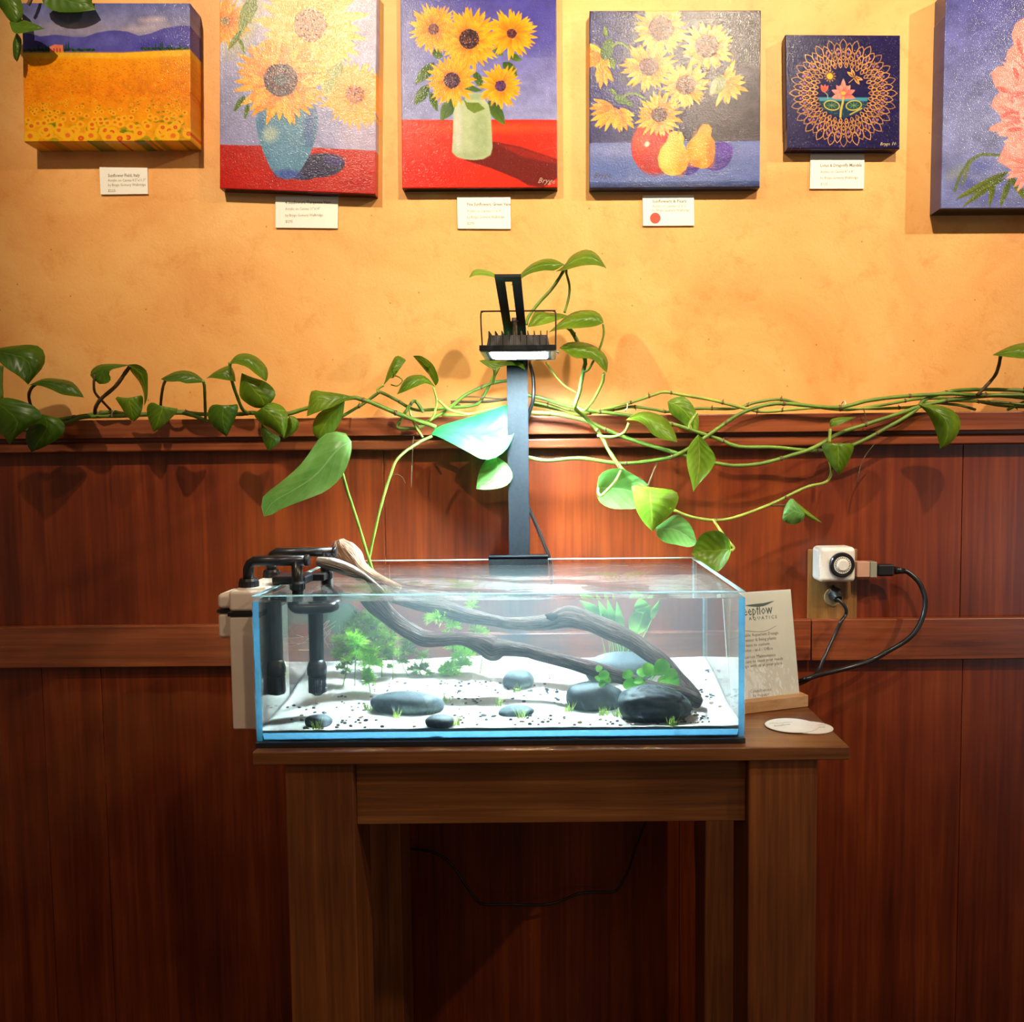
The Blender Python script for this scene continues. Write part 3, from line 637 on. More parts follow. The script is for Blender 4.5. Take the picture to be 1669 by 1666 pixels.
# long leaved plant at the back right
t = empty('broad_leaved_water_plant', SAND(1000, 1100), 'tall broad-leaved green plant at the back right behind the driftwood', 'water plant')
M_SWORD = plantmat('mid_green_broad_leaf', (0.16, 0.48, 0.07), (0.30, 0.62, 0.12))
for (x0, y0, x1, y1, w) in ((1030, 1034, 1060, 985, 17), (1002, 1040, 975, 978, 9), (1008, 1045, 990, 976, 8), (1015, 1040, 1005, 980, 7), (1048, 1000, 1042, 974, 12), (985, 1010, 945, 978, 9), (1062, 1010, 1075, 978, 5)):
    a = PW(x0, y0, 1.30); b = PW(x1, y1, 1.30); mb = MB(); L = (b - a); s_ = L.cross(Vector((0, 1, 0))).normalized(); rows = []
    for i in range(11):
        tt = i / 10; ww = wpx(w, 1.3) * math.sin(math.pi * min(1, tt ** 0.75)) + 0.0002
        c = a + L * tt + Vector((0, 0.006 * math.sin(tt * 4), 0)); rows.append([c - s_ * ww, c - Vector((0, -0.002, 0)), c + s_ * ww])
    mb.grid(rows); build('leaf', mb, M_SWORD, t, smooth=True)
    build('leaf_stalk', MB().tube(spline([SAND(1000, 1098), a.lerp(SAND(1000, 1098), 0.4) + Vector((0.006, 0, 0)), a], 5), 0.0009, 5), M_SWORD, t)
mb = MB()
for i in range(12):
    a = PW(985 + i * 4, 1078, 1.31); b = PW(978 + i * 4.5 + RP.uniform(-4, 4), 1036, 1.31); blade(mb, a, b, 0.0008, Vector((0.003, 0, 0)), 5)
build('fine_leaf_tuft', mb, M_FEATH2, t)

# ------------------------------------------------------------------ canister filter on the left side
flt = empty('hang_on_filter', P(398, 1190, 1.1), 'white plastic side filter with black band hanging left of the tank', 'filter')
fx0 = P(375, 1080, 1.04).x; fx1 = TKX0 - 0.001; fy0 = CAM.y + 1.04; fy1 = fy0 + 0.15
zf0 = P(395, 1190, 1.04).z; zf1 = P(395, 963, 1.04).z; zb0 = P(395, 1005, 1.04).z; zb1 = P(395, 998, 1.04).z
M_CREAM = plain('cream_white_plastic', (0.88, 0.72, 0.60), 0.38, var=0.02)
build('lower_case', MB().box(fx0, fx1, fy0, fy1, zf0, zb0), M_CREAM, flt, bevel=0.003)
build('black_band', MB().box(fx0 - 0.001, fx1 - 0.0002, fy0 - 0.001, fy1, zb0 + 0.0001, zb1), M_BLACK, flt, bevel=0.0006)
build('lid', MB().box(fx0, fx1, fy0, fy1, zb1 + 0.0001, zf1), M_CREAM, flt, bevel=0.005, seg=3)
kx0 = P(359, 1000, 1.07).x
build('side_clip', MB().box(kx0, fx0 - 0.0002, CAM.y + 1.06, CAM.y + 1.11, P(365, 1038, 1.07).z, zb0 + 0.001), M_CREAM, flt, bevel=0.005, seg=3)
build('side_clip', MB().box(kx0, fx0 - 0.0002, CAM.y + 1.06, CAM.y + 1.11, zb1, P(365, 966, 1.07).z), M_CREAM, flt, bevel=0.006, seg=3)
build('black_band', MB().box(kx0 - 0.0004, fx0 - 0.0012, CAM.y + 1.0595, CAM.y + 1.1105, zb0 + 0.0012, zb1 - 0.0002), M_BLACK, flt)
# plumbing: two pipe runs
def nut(mb, c, r_, h, n=12):
    prof = [(r_ * 0.86, 0), (r_, h * 0.15), (r_, h * 0.8), (r_ * 0.9, h)]
    mb.lathe(prof, 20, Matrix.Translation(c))
    for k in range(n):
        a = 2 * math.pi * k / n; q = Vector(c) + Vector((math.cos(a) * r_, math.sin(a) * r_, h * 0.15)); mb.box(-0.0007, 0.0007, -0.0007, 0.0007, 0, h * 0.6, Matrix.Translation(q))
def piperun(label, dA, xs, ytop, hw, ynut, hwn, down_x, down_y, dpx):
    t = empty('filter_pipe', P(xs, ynut, dA), label, 'pipe', 'black pipes bridging filter and tank')
    s_ = dA / FPX
    r_ = hw * s_
    a = P(xs, ynut, dA); e = P(xs, ytop, dA)
    g = P(down_x, ytop, dA)
    zz = (e.z + g.z) / 2
    rise = [Vector((a.x, a.y, a.z)), Vector((a.x, a.y, zz - 0.010)), Vector((a.x + 0.003, a.y, zz - 0.004)), Vector((a.x + 0.009, a.y, zz)), Vector((g.x + 0.012, g.y, zz))]
    mb = MB().tube(rise, r_, 16); build('bridge_pipe', mb, M_BLACK, t, smooth=True)
    mb = MB(); mb.lathe([(r_ * 1.1, 0), (r_ * 1.15, 0.001), (r_ * 1.15, 0.004), (r_ * 0.9, 0.005)], 16, Matrix.Translation(Vector((g.x + 0.0115, g.y, zz))) @ Matrix.Rotation(math.pi / 2, 4, 'Y')); build('end_cap', mb, M_BLACK, t, smooth=True)
    mb = MB(); nut(mb, a - Vector((0, 0, 0.001)), hwn * s_, 0.017); build('union_nut', mb, M_BLACK, t)
    q = P(down_x, down_y, dA)
    zc = zz - 0.030
    mb = MB().tube([Vector((g.x, g.y, zz)), Vector((g.x, g.y, ZW - 0.012))], r_ * 1.05, 16); build('drop_pipe', mb, M_BLACK, t, smooth=True)
    mb = MB(); nut(mb, Vector((g.x, g.y, zz - 0.040)), r_ * 1.35, 0.012); build('collar', mb, M_BLACK, t)
    return t, Vector((g.x, g.y, zz)), r_
tA, gA, rA = piperun('nearer black pipe bridging from the filter lid over the glass', 1.075, 406, 914, 8.6, 962, 15, 484, 972, 0)
tB, gB, rB = piperun('farther black pipe bridging over the glass behind the nearer one', 1.165, 443, 900, 7.6, 946, 13, 530, 972, 0)
# mounting bracket
build('mounting_clip', MB().box(P(440, 950, 1.08).x, P(497, 950, 1.08).x, CAM.y + 1.085, CAM.y + 1.12, ZTT + 0.0005, ZTT + 0.012), M_BLACK, tA, bevel=0.003)
build('mounting_clip', MB().box(P(460, 945, 1.14).x, P(535, 945, 1.14).x, CAM.y + 1.12, CAM.y + 1.14, ZTT + 0.0005, ZTT + 0.011), M_BLACK, tA, bevel=0.002)
# underwater tubes with strainers
for par, px, d, px2, open_ in ((tA, 447, 1.075, 447, 0), (tB, 514, 1.085, 514, 1)):
    c0 = PW(px, 985, d); c1 = PW(px, 1140, d); r_ = wpx(12, d)
    x_, y_ = c0.x, c0.y; zl = [PW(px, yy, d).z for yy in (975, 1075, 1083, 1086, 1098, 1103, 1133)]
    zl[-1] = max(zl[-1], sandz(x_, y_) + 0.0008)
    mb = MB().lathe([(r_, ZW - 0.004), (r_, zl[1])], 24, Matrix.Translation((x_, y_, 0))); itb = build('intake_tube', mb, M_BLACK, par, smooth=False)
    mb = MB().lathe([(r_ * 1.0, zl[1]), (r_ * 1.25, zl[2]), (r_ * 1.3, zl[3]), (r_ * 1.36, zl[3] - .001), (r_ * 1.36, zl[4]), (r_ * 1.2, zl[5])], 24, Matrix.Translation((x_, y_, 0))); build('union_nut', mb, M_BLACK, par, smooth=True)
    mb = MB()
    for k in range(22):
        a = 2 * math.pi * k / 22; mb.box(-0.0009, 0.0009, -0.001, 0.001, zl[6] + 0.004, zl[5], Matrix.Translation((x_ + math.cos(a) * r_ * 1.12, y_ + math.sin(a) * r_ * 1.12, 0)) @ Matrix.Rotation(a, 4, 'Z'))
    mb.lathe([(r_ * 0.9, zl[5] - 0.001), (r_ * 1.17, zl[5] + 0.0005), (r_ * 1.17, zl[5] - 0.003), (r_ * 1.0, zl[5] - 0.003)], 20, Matrix.Translation((x_, y_, 0)))
    if not open_: mb.lathe([(r_ * 1.14, zl[6] + 0.002), (r_ * 1.14, zl[5])], 20, Matrix.Translation((x_, y_, 0)))
    mb.lathe([(r_ * 0.5, zl[6]), (r_ * 1.14, zl[6] + 0.005), (r_ * 1.14, zl[6] + 0.012 * (1 + open_ * 0.1))], 20, Matrix.Translation((x_, y_, 0)))
    build('strainer', mb, M_BLACK, itb)
# tee under the surface
ea = PW(468, 992, 1.08); eb = PW(548, 992, 1.10); ztee = ea.z
build('tee_pipe', MB().tube(spline([Vector((gA.x, gA.y, ZW - 0.01)), Vector((gA.x, gA.y, ztee + 0.004)), Vector((gA.x + 0.01, gA.y, ztee)), Vector((eb.x, gA.y + 0.01, ztee + 0.002)), Vector((gB.x, gB.y, ZW - 0.008))], 5), rA * 1.0, 14), M_BLACK, tA, smooth=True)

# ------------------------------------------------------------------ flood lamp on its stand
XL = P(845, 577, 1.26).x
ZB = P(845, 571, 1.205).z
st = empty('lamp_stand', (XL, CAM.y + 1.37, ZTT), 'black metal gooseneck lamp stand clamped to the tank rear rim', 'lamp stand')
xp0, xp1 = P(828, 760, 1.375).x, P(862, 760, 1.375).x; xc = (xp0 + xp1) / 2; hw = (xp1 - xp0) / 2
ypost = CAM.y + 1.375
def strip(path, hw, th, slot=None):
    mb = MB(); prev = None; rows = []
    for i, (x, y, z) in enumerate(path):
        a = Vector(path[max(i - 1, 0)]); b = Vector(path[min(i + 1, len(path) - 1)]); t = (b - a).normalized(); n_ = t.cross(Vector((1, 0, 0))).normalized()
        c = Vector((x, y, z)); rows.append([c + Vector((-hw, 0, 0)) - n_ * th, c + Vector((hw, 0, 0)) - n_ * th, c + Vector((hw, 0, 0)) + n_ * th, c + Vector((-hw, 0, 0)) + n_ * th, c + Vector((-hw, 0, 0)) - n_ * th])
    mb.grid(rows); n = len(rows)
    base = len(mb.v) - n * 5; mb.f.append((base, base + 1, base + 2, base + 3)); mb.f.append((base + (n - 1) * 5 + 3, base + (n - 1) * 5 + 2, base + (n - 1) * 5 + 1, base + (n - 1) * 5)); return mb
za = P(848, 556, 1.36).z; tip = P(836, 449, 1.10); bend_z = P(845, 600, 1.375).z
pth = [(xc, ypost, ZTT - 0.004 + 0.0), (xc, ypost, bend_z)] + [(xc, ypost - 0.03 * (1 - math.cos(a)), bend_z + 0.03 * math.sin(a)) for a in [math.radians(q) for q in (15, 30, 45, 60, 72)]]
lastp = pth[-1]
pth2 = pth + [(xc, CAM.y + 1.285, P(845, 530, 1.285).z)]
build('post', strip(pth2, hw, 0.002), M_BLACKM, st)
a0 = Vector(pth2[-1]); a1 = Vector((xc, tip.y, tip.z)); dv = (a1 - a0); nn = dv.normalized().cross(Vector((1, 0, 0)))
mb = MB()
fr_ = Matrix((( 1, dv.normalized().x, nn.x, a0.x), (0, dv.normalized().y, nn.y, a0.y), (0, dv.normalized().z, nn.z, a0.z), (0, 0, 0, 1)))
LL = dv.length
mb.box(-hw, -0.0048, 0, LL, -0.002, 0.002, fr_).box(0.0048, hw, 0, LL, -0.002, 0.002, fr_).box(-0.0048, 0.0048, LL - 0.016, LL, -0.002, 0.002, fr_).box(-0.0048, 0.0048, 0, 0.012, -0.002, 0.002, fr_)
build('slotted_arm', mb, M_BLACKM, st)
cx0, cx1 = P(797, 915, 1.36).x, P(893, 915, 1.36).x
mb = MB().box(cx0, cx1, TKB - 0.014, TKB - GT - 0.0004, ZTT - 0.016, ZTT + 0.004).box(cx0, cx1, TKB - 0.014, TKB + 0.012, ZTT + 0.0004, ZTT + 0.006).box(cx0, cx1, TKB + 0.001, TKB + 0.012, ZTT - 0.03, ZTT + 0.006)
build('rim_clamp', mb, M_BLACKM, st)
lp = empty('flood_lamp', (XL, CAM.y + 1.26, ZB), 'black finned floodlight shining down over the fish tank', 'lamp')
x0, x1 = P(781, 568, 1.205).x, P(907, 568, 1.205).x; y0, y1 = CAM.y + 1.205, CAM.y + 1.315; xm = (x0 + x1) / 2; hx = (x1 - x0) / 2; ym = (y0 + y1) / 2; hy = (y1 - y0) / 2
M_LHOUS = plain('dark_grey_cast_metal', (0.03, 0.025, 0.024), 0.5, var=0.2, scale=150)
build('front_frame', MB().box(x0, x1, y0, y1, ZB, ZB + 0.008), M_BLACKM, lp, bevel=0.001)
mb = MB(); rows = []
for (s_, z) in ((1.0, ZB), (0.94, ZB - 0.0016), (0.88, ZB - 0.0016), (0.86, ZB - 0.0004)):
    rows.append([Vector((xm + sx * hx * s_, ym + sy * hy * s_, z)) for sx, sy in ((-1, -1), (1, -1), (1, 1), (-1, 1), (-1, -1))])
mb.grid(rows); build('bezel', mb, plain('grey_lamp_bezel', (0.20, 0.17, 0.15), 0.35), lp)
hb = [Vector((xm + sx * hx * 0.82, ym + sy * hy * 0.8, ZB + 0.0082)) for sx, sy in ((-1, -1), (1, -1), (1, 1), (-1, 1))]
ztop_ = P(845, 541, 1.215).z
ht = [Vector((xm + sx * hx * 0.77, ym + sy * hy * 0.75, ztop_ - 0.004)) for sx, sy in ((-1, -1), (1, -1), (1, 1), (-1, 1))]
mb = MB(); mb.add(hb + ht, [(0, 1, 2, 3), (4, 7, 6, 5), (0, 4, 5, 1), (1, 5, 6, 2), (2, 6, 7, 3), (3, 7, 4, 0)]); hsg = build('housing', mb, M_LHOUS, lp)
for k in range(10):
    x = xm - hx * 0.76 + hx * 1.52 * k / 9
    mb = MB(); mb.add([(x - .0008, ym - hy * .84, ZB + .009), (x + .0008, ym - hy * .84, ZB + .009), (x + .0008, ym - hy * .78, ztop_ + 0.002), (x - .0008, ym - hy * .78, ztop_ + 0.002),
                      (x - .0008, ym + hy * .84, ZB + .009), (x + .0008, ym + hy * .84, ZB + .009), (x + .0006, ym + hy * .7, ztop_ + 0.006), (x - .0006, ym + hy * .7, ztop_ + 0.006)],
                     [(0, 1, 2, 3), (4, 7, 6, 5), (0, 4, 5, 1), (1, 5, 6, 2), (2, 6, 7, 3), (3, 7, 4, 0)])
    build('cooling_fin', mb, M_LHOUS, hsg)
# rounded rectangle LED face
mb = MB(); pts = []
for (cx_, cy_, a0_) in ((1, 1, 0), (-1, 1, 90), (-1, -1, 180), (1, -1, 270)):
    for q in range(7):
        a = math.radians(a0_ + q * 15); pts.append(Vector((xm + cx_ * hx * 0.56 + math.cos(a) * hx * 0.2, ym + cy_ * hy * 0.5 + math.sin(a) * hx * 0.2, ZB - 0.0012)))
mb.add(pts[::-1] + [], [tuple(range(len(pts)))])
LED, ntl, outl = mat('cool_white_led_light')   # lens that throws its light mostly straight down
em = N(ntl, 'ShaderNodeEmission'); em.inputs[0].default_value = (0.66, 0.92, 1.0, 1); gl_ = N(ntl, 'ShaderNodeNewGeometry'); dt_ = N(ntl, 'ShaderNodeVectorMath', operation='DOT_PRODUCT')
ntl.links.new(gl_.outputs['Incoming'], dt_.inputs[0]); ntl.links.new(gl_.outputs['Normal'], dt_.inputs[1])
ab_ = N(ntl, 'ShaderNodeMath', operation='ABSOLUTE'); ntl.links.new(dt_.outputs['Value'], ab_.inputs[0]); pw_ = N(ntl, 'ShaderNodeMath', operation='POWER'); ntl.links.new(ab_.outputs[0], pw_.inputs[0]); pw_.inputs[1].default_value = 1.3
ms_ = N(ntl, 'ShaderNodeMath', operation='MULTIPLY'); ntl.links.new(pw_.outputs[0], ms_.inputs[0]); ms_.inputs[1].default_value = 1200.0; ntl.links.new(ms_.outputs[0], em.inputs[1]); ntl.links.new(em.outputs[0], outl.inputs[0])
lf = build('led_panel', mb, LED, lp)
br = [P(787, 580, 1.26), P(787, 520, 1.26)]
zt_ = P(845, 507, 1.26).z; bx0, bx1 = P(784, 540, 1.26).x, P(906, 540, 1.26).x; yb = CAM.y + 1.26
wire = spline([Vector((bx0 + 0.002, yb, ZB + 0.004)), Vector((bx0, yb, zt_ - 0.008)), Vector((bx0 + 0.003, yb, zt_ - 0.001)), Vector((bx0 + 0.009, yb, zt_)), Vector((bx1 - 0.009, yb, zt_)), Vector((bx1 - 0.003, yb, zt_ - 0.001)), Vector((bx1, yb, zt_ - 0.008)), Vector((bx1 - 0.001, yb, ZB + 0.002))], 4)
build('bracket', MB().tube(wire, [0.0015] * len(wire), 8, flat=(0.8, 2.0)), plain('dark_red_brown_bracket', (0.03, 0.012, 0.01), 0.4), lp, smooth=True)
build('bracket_screw', MB().lathe([(0.003, 0), (0.003, 0.004), (0.0018, 0.0045)], 12, Matrix.Translation((bx1, yb, ZB + 0.004)) @ Matrix.Rotation(math.pi / 2, 4, 'Y')), plain('bright_screw_metal', (0.6, 0.55, 0.5), 0.25, metal=1), lp)
build('hanging_bolt', MB().lathe([(0.0032, ztop_ - 0.006), (0.0032, a0.z + 0.002), (0.0052, a0.z + 0.002), (0.0052, a0.z + 0.007)], 12, Matrix.Translation((xc + 0.002, CAM.y + 1.262, 0))), plain('steel_bolt', (0.35, 0.28, 0.26), 0.3, metal=0.8), lp)
cb = spline([P(868, 575, 1.32), P(863, 590, 1.39), P(869, 615, 1.395), P(869, 650, 1.39), P(862, 675, 1.395), P(852, 720, 1.395), P(852, 800, 1.395), P(865, 835, 1.395), P(878, 865, 1.395), P(888, 890, 1.395), P(897, 915, 1.395), P(900, 960, 1.395)], 6)
tag(build('power_cable', MB().tube(cb, 0.0032, 10), M_BLACK, smooth=True), 'black lamp cable running down behind the lamp stand', 'cable')
# ------------------------------------------------------------------ trailing vine
def leafmat(name, dk, md, lt, tr=0.35, rough=0.36):
    m, nt, out = mat(name); b = N(nt, 'ShaderNodeBsdfPrincipled'); b.inputs['Roughness'].default_value = rough; b.inputs['Specular IOR Level'].default_value = 0.45
    at = N(nt, 'ShaderNodeAttribute', attribute_name='luv'); sx = N(nt, 'ShaderNodeSeparateXYZ'); nt.links.new(at.outputs['Vector'], sx.inputs[0])
    tc = N(nt, 'ShaderNodeTexCoord'); n1 = N(nt, 'ShaderNodeTexNoise'); n1.inputs['Scale'].default_value = 22; n1.inputs['Detail'].default_value = 4; nt.links.new(tc.outputs['Object'], n1.inputs['Vector'])
    r1 = ramp(nt, [(0.3, dk), (0.52, md), (0.75, lt)], n1.outputs['Fac'])
    au = N(nt, 'ShaderNodeMath', operation='ABSOLUTE'); nt.links.new(sx.outputs[0], au.inputs[0])
    ph = N(nt, 'ShaderNodeMath', operation='MULTIPLY_ADD'); nt.links.new(au.outputs[0], ph.inputs[0]); ph.inputs[1].default_value = -0.32; nt.links.new(sx.outputs[1], ph.inputs[2])
    sc_ = N(nt, 'ShaderNodeMath', operation='MULTIPLY'); nt.links.new(ph.outputs[0], sc_.inputs[0]); sc_.inputs[1].default_value = 42
    sn = N(nt, 'ShaderNodeMath', operation='SINE'); nt.links.new(sc_.outputs[0], sn.inputs[0])
    v1 = ramp(nt, [(0.90, (0, 0, 0)), (1.0, (0.13, 0.13, 0.13))], sn.outputs[0])
    v2 = ramp(nt, [(0.0, (.6, .6, .6)), (0.03, (0.3, 0.3, 0.3)), (0.06, (0, 0, 0))], au.outputs[0])
    vm = N(nt, 'ShaderNodeMix', data_type='RGBA', blend_type='LIGHTEN'); vm.inputs[0].default_value = 1; nt.links.new(v1.outputs[0], vm.inputs[6]); nt.links.new(v2.outputs[0], vm.inputs[7])
    cm = N(nt, 'ShaderNodeMix', data_type='RGBA'); nt.links.new(vm.outputs[2], cm.inputs[0]); nt.links.new(r1.outputs[0], cm.inputs[6]); cm.inputs[7].default_value = (lt[0] * 1.5, min(1, lt[1] * 1.3), lt[2] * 1.8, 1)
    nt.links.new(cm.outputs[2], b.inputs['Base Color'])
    bp = N(nt, 'ShaderNodeBump'); bp.inputs['Distance'].default_value = 0.0006; bp.inputs['Strength'].default_value = 0.35; iv = N(nt, 'ShaderNodeMath', operation='SINE'); nt.links.new(sc_.outputs[0], iv.inputs[0]); nt.links.new(iv.outputs[0], bp.inputs['Height']); nt.links.new(bp.outputs[0], b.inputs['Normal'])
    tl = N(nt, 'ShaderNodeBsdfTranslucent'); nt.links.new(cm.outputs[2], tl.inputs[0]); mx = N(nt, 'ShaderNodeMixShader'); mx.inputs[0].default_value = tr
    nt.links.new(b.outputs[0], mx.inputs[1]); nt.links.new(tl.outputs[0], mx.inputs[2]); nt.links.new(mx.outputs[0], out.inputs[0]); return m
M_LEAF = leafmat('green_vine_leaf', (0.065, 0.15, 0.005), (0.11, 0.22, 0.008), (0.19, 0.32, 0.02))
M_LEAFD = leafmat('dark_green_vine_leaf', (0.035, 0.09, 0.004), (0.06, 0.14, 0.006), (0.10, 0.20, 0.012), 0.25)
M_LEAFY = leafmat('yellow_green_vine_leaf', (0.12, 0.26, 0.012), (0.20, 0.37, 0.025), (0.32, 0.47, 0.06), 0.4)
M_LEAFM = leafmat('mint_green_leaf', (0.10, 0.30, 0.05), (0.16, 0.42, 0.09), (0.24, 0.52, 0.16), 0.35, 0.35)
M_STEM = plain('green_vine_stem', (0.14, 0.24, 0.03), 0.45, var=0.35, scale=30)
M_STEMY = plain('yellow_green_vine_stem', (0.30, 0.38, 0.06), 0.45, var=0.3, scale=30)
M_STEMB = plain('brown_vine_stem', (0.10, 0.06, 0.025), 0.6, var=0.4, scale=60)
M_NODE = plain('brown_root_nub', (0.16, 0.09, 0.04), 0.7, var=0.3)

def leaf(parent, d, base, tip, A, B, dA=0.004, dB=0.004, bulge=-0.006, dt=0.0, m=None, name='leaf', mid=None):
    n = 15
    a2 = resample([Vector((*base, 0))] + [Vector((*p, 0)) for p in A] + [Vector((*tip, 0))], n)
    b2 = resample([Vector((*base, 0))] + [Vector((*p, 0)) for p in B] + [Vector((*tip, 0))], n)
    if mid: m2 = resample([Vector((*base, 0))] + [Vector((*p, 0)) for p in mid] + [Vector((*tip, 0))], n)
    else:
        m2 = [(p + q) / 2 for p, q in zip(a2, b2)]
    rows = []; luv = []
    us = [-1, -0.66, -0.33, -0.06, 0.06, 0.33, 0.66, 1]
    for i in range(n):
        t = i / (n - 1); w = math.sin(math.pi * t) ** 0.6 if 0 < t < 1 else 0
        row = []
        for u in us:
            c, e, de = (m2[i], a2[i], dA) if u < 0 else (m2[i], b2[i], dB)
            k = abs(u); p2 = c.lerp(e, k)
            dd = d + dt * t + w * (de * k * k + bulge * (1 - k * k) * 1.0)
            # slight fold at the midrib
            dd += w * 0.0015 * (1 - min(1, k / 0.3)) + 0.0012 * w * math.sin(t * 9 + u * 4) * k
            row.append(P(p2.x, p2.y, dd)); luv.append((u, t, 0))
        rows.append(row)
    mb = MB().grid(rows)
    o = build(name, mb, m or M_LEAF, parent, smooth=True)
    at = o.data.attributes.new('luv', 'FLOAT_VECTOR', 'POINT'); at.data.foreach_set('vector', [x for q in luv for x in q])
    return o
RS = random.Random(11)
def stem(parent, pts, d, hw=2.6, m=None, name='stem', taper=1.0, nodes=0):
    "pts: picture points of the stem; d one depth or a list; hw half width"
    ds = d if hasattr(d, '__len__') else [d] * len(pts)
    if len(ds) != len(pts): ds = [ds[0] + (ds[-1] - ds[0]) * i / (len(pts) - 1) for i in range(len(pts))]
    c = spline([P(x, y, dd) for (x, y), dd in zip(pts, ds)], 5)
    r_ = [hw * ds[0] / FPX * (1 + (taper - 1) * i / (len(c) - 1)) * (1 + 0.06 * math.sin(i * 1.7)) for i in range(len(c))]
    mb = MB().tube(c, r_, 8)
    o = build(name, mb, m or M_STEM, parent, smooth=True)
    if nodes:
        mb = MB()
        for k in range(nodes):
            i = int((k + 0.5 + RS.uniform(-.2, .2)) / nodes * (len(c) - 1)); q = c[i]
            mb.tube([q, q + Vector((RS.uniform(-.003, .003), -0.002, RS.choice([1, 1, -1]) * RS.uniform(0.004, 0.007)))], [r_[i] * 0.7, 0.0003], 5)
            mb.tube([q - Vector((r_[i] * .6, 0, 0)), q + Vector((r_[i] * .6, 0, 0))], [r_[i] * 1.22] * 2, 8)
        nb = build('root_nubs', mb, M_NODE, parent, smooth=True); nb['kind'] = 'stuff'
    return o
vine = empty('trailing_vine', P(900, 690, 1.43), 'long green heart-leaved vine lying along the moulded wood rail', 'plant')
V = vine
# main stems
stem(V, [(-30, 668), (20, 684), (75, 686), (109, 682), (138, 678), (161, 674), (184, 672), (207, 675), (239, 675), (290, 671), (325, 675), (388, 675), (411, 673), (460, 676), (502, 665), (568, 649), (592, 652), (610, 658), (655, 677), (711, 696)], [1.43] * 12 + [1.42, 1.415, 1.41, 1.40, 1.40, 1.40, 1.395, 1.39], 3.4, nodes=9)
stem(V, [(-30, 700), (60, 700), (106, 690), (132, 681), (161, 679), (207, 678), (239, 676), (290, 673), (316, 678), (339, 687)], 1.425, 3.0, M_STEM)
stem(V, [(557, 679), (592, 658), (616, 641), (622, 640), (646, 652), (673, 667), (700, 668), (730, 665), (771, 661), (786, 649), (813, 598)], 1.42, 2.6, M_STEM, nodes=4)
stem(V, [(845, 612), (828, 620), (801, 625), (760, 643), (730, 667), (700, 685), (682, 697), (649, 697), (655, 682), (670, 658), (678, 655), (690, 672)], 1.41, 2.7, M_STEM, nodes=3)
stem(V, [(720, 676), (760, 676), (800, 668), (840, 664)], 1.425, 2.8, M_STEMY)
stem(V, [(667, 667), (672, 684), (679, 697), (689, 713)], 1.40, 1.9, M_STEMY)
stem(V, [(750, 662), (735, 655), (760, 655), (790, 655), (830, 650)], 1.43, 2.2, M_STEMB)
stem(V, [(745, 660), (756, 648), (775, 647), (800, 649), (826, 651)], 1.41, 1.0, M_STEMB)
R1d = [1.41] * 8 + [1.40] * 16
r1 = [(845, 640), (860, 644), (884, 649), (920, 661), (956, 668), (992, 673), (1028, 678), (1095, 691), (1136, 704), (1172, 716), (1205, 728), (1260, 729), (1312, 734), (1340, 734), (1391, 725), (1453, 693), (1492, 669), (1506, 652), (1537, 641), (1565, 636), (1616, 635), (1669, 637), (1720, 642)]
stem(V, r1, [1.41] * len(r1), 3.0, M_STEM, nodes=8)
r2 = [(845, 672), (860, 672), (896, 674), (922, 678), (956, 686), (980, 697), (1016, 712), (1052, 724), (1114, 742), (1140, 752), (1167, 755), (1196, 759), (1232, 757), (1260, 751), (1284, 744), (1324, 731), (1369, 706), (1411, 692), (1475, 671), (1495, 664), (1530, 655), (1565, 650), (1630, 645), (1720, 655)]
stem(V, r2, [1.40] * 8 + [1.395] * 8 + [1.41] * 8, 3.2, M_STEM, nodes=6)
stem(V, [(925, 434), (923, 444), (928, 465), (927, 485), (920, 510)], 1.31, 2.0)
stem(V, [(921, 432), (917, 444), (900, 470), (878, 494), (861, 517), (858, 530)], 1.32, 2.6)
stem(V, [(921, 520), (921, 530), (930, 538), (938, 551), (950, 575), (954, 590), (952, 600), (947, 623), (944, 640), (937, 661), (941, 670), (956, 682), (973, 701), (983, 716), (994, 737), (1013, 764), (1028, 776), (1050, 794), (1064, 805)], [1.35] * 10 + [1.37, 1.385, 1.39, 1.39, 1.38, 1.37, 1.36, 1.35, 1.35], 3.3, M_STEM, nodes=4)
stem(V, [(984, 608), (982, 623), (969, 649), (958, 664), (950, 669), (941, 664)], [1.33, 1.34, 1.36, 1.375, 1.38, 1.385], 2.5, M_STEMY)
stem(V, [(983, 528), (984, 545), (977, 569), (966, 591), (959, 603), (952, 606)], [1.33] * 6, 1.8)
stem(V, [(890, 590), (905, 612), (922, 630), (940, 640)], 1.37, 1.7, M_STEMY)
stem(V, [(1025, 690), (1018, 704), (1004, 711), (987, 712), (974, 710)], [1.35, 1.355, 1.36, 1.365, 1.37], 2.4, M_STEMY)
stem(V, [(1013, 764), (1004, 783), (989, 800), (980, 808), (975, 803), (975, 796)], [1.35, 1.34, 1.33, 1.33, 1.335, 1.34], 2.2, M_STEMY)
r4 = [(850, 744), (860, 745), (891, 751), (944, 747), (1004, 755), (1040, 754), (1076, 749), (1095, 745), (1119, 733), (1155, 709), (1200, 678), (1228, 666), (1256, 659), (1284, 658), (1326, 662), (1369, 664), (1411, 654), (1453, 648), (1503, 644), (1551, 642), (1593, 644), (1669, 644), (1720, 646)]
stem(V, r4, [1.39] * 9 + [1.405] * 14, 3.1, M_STEM, nodes=8)
stem(V, [(870, 655), (900, 662), (944, 675), (989, 666), (1028, 656), (1064, 644), (1083, 639), (1114, 644), (1160, 652), (1203, 663), (1242, 671), (1284, 668), (1340, 664), (1397, 666), (1481, 664), (1537, 654), (1593, 654), (1669, 659), (1720, 662)], 1.425, 2.5, M_STEMY, nodes=12)
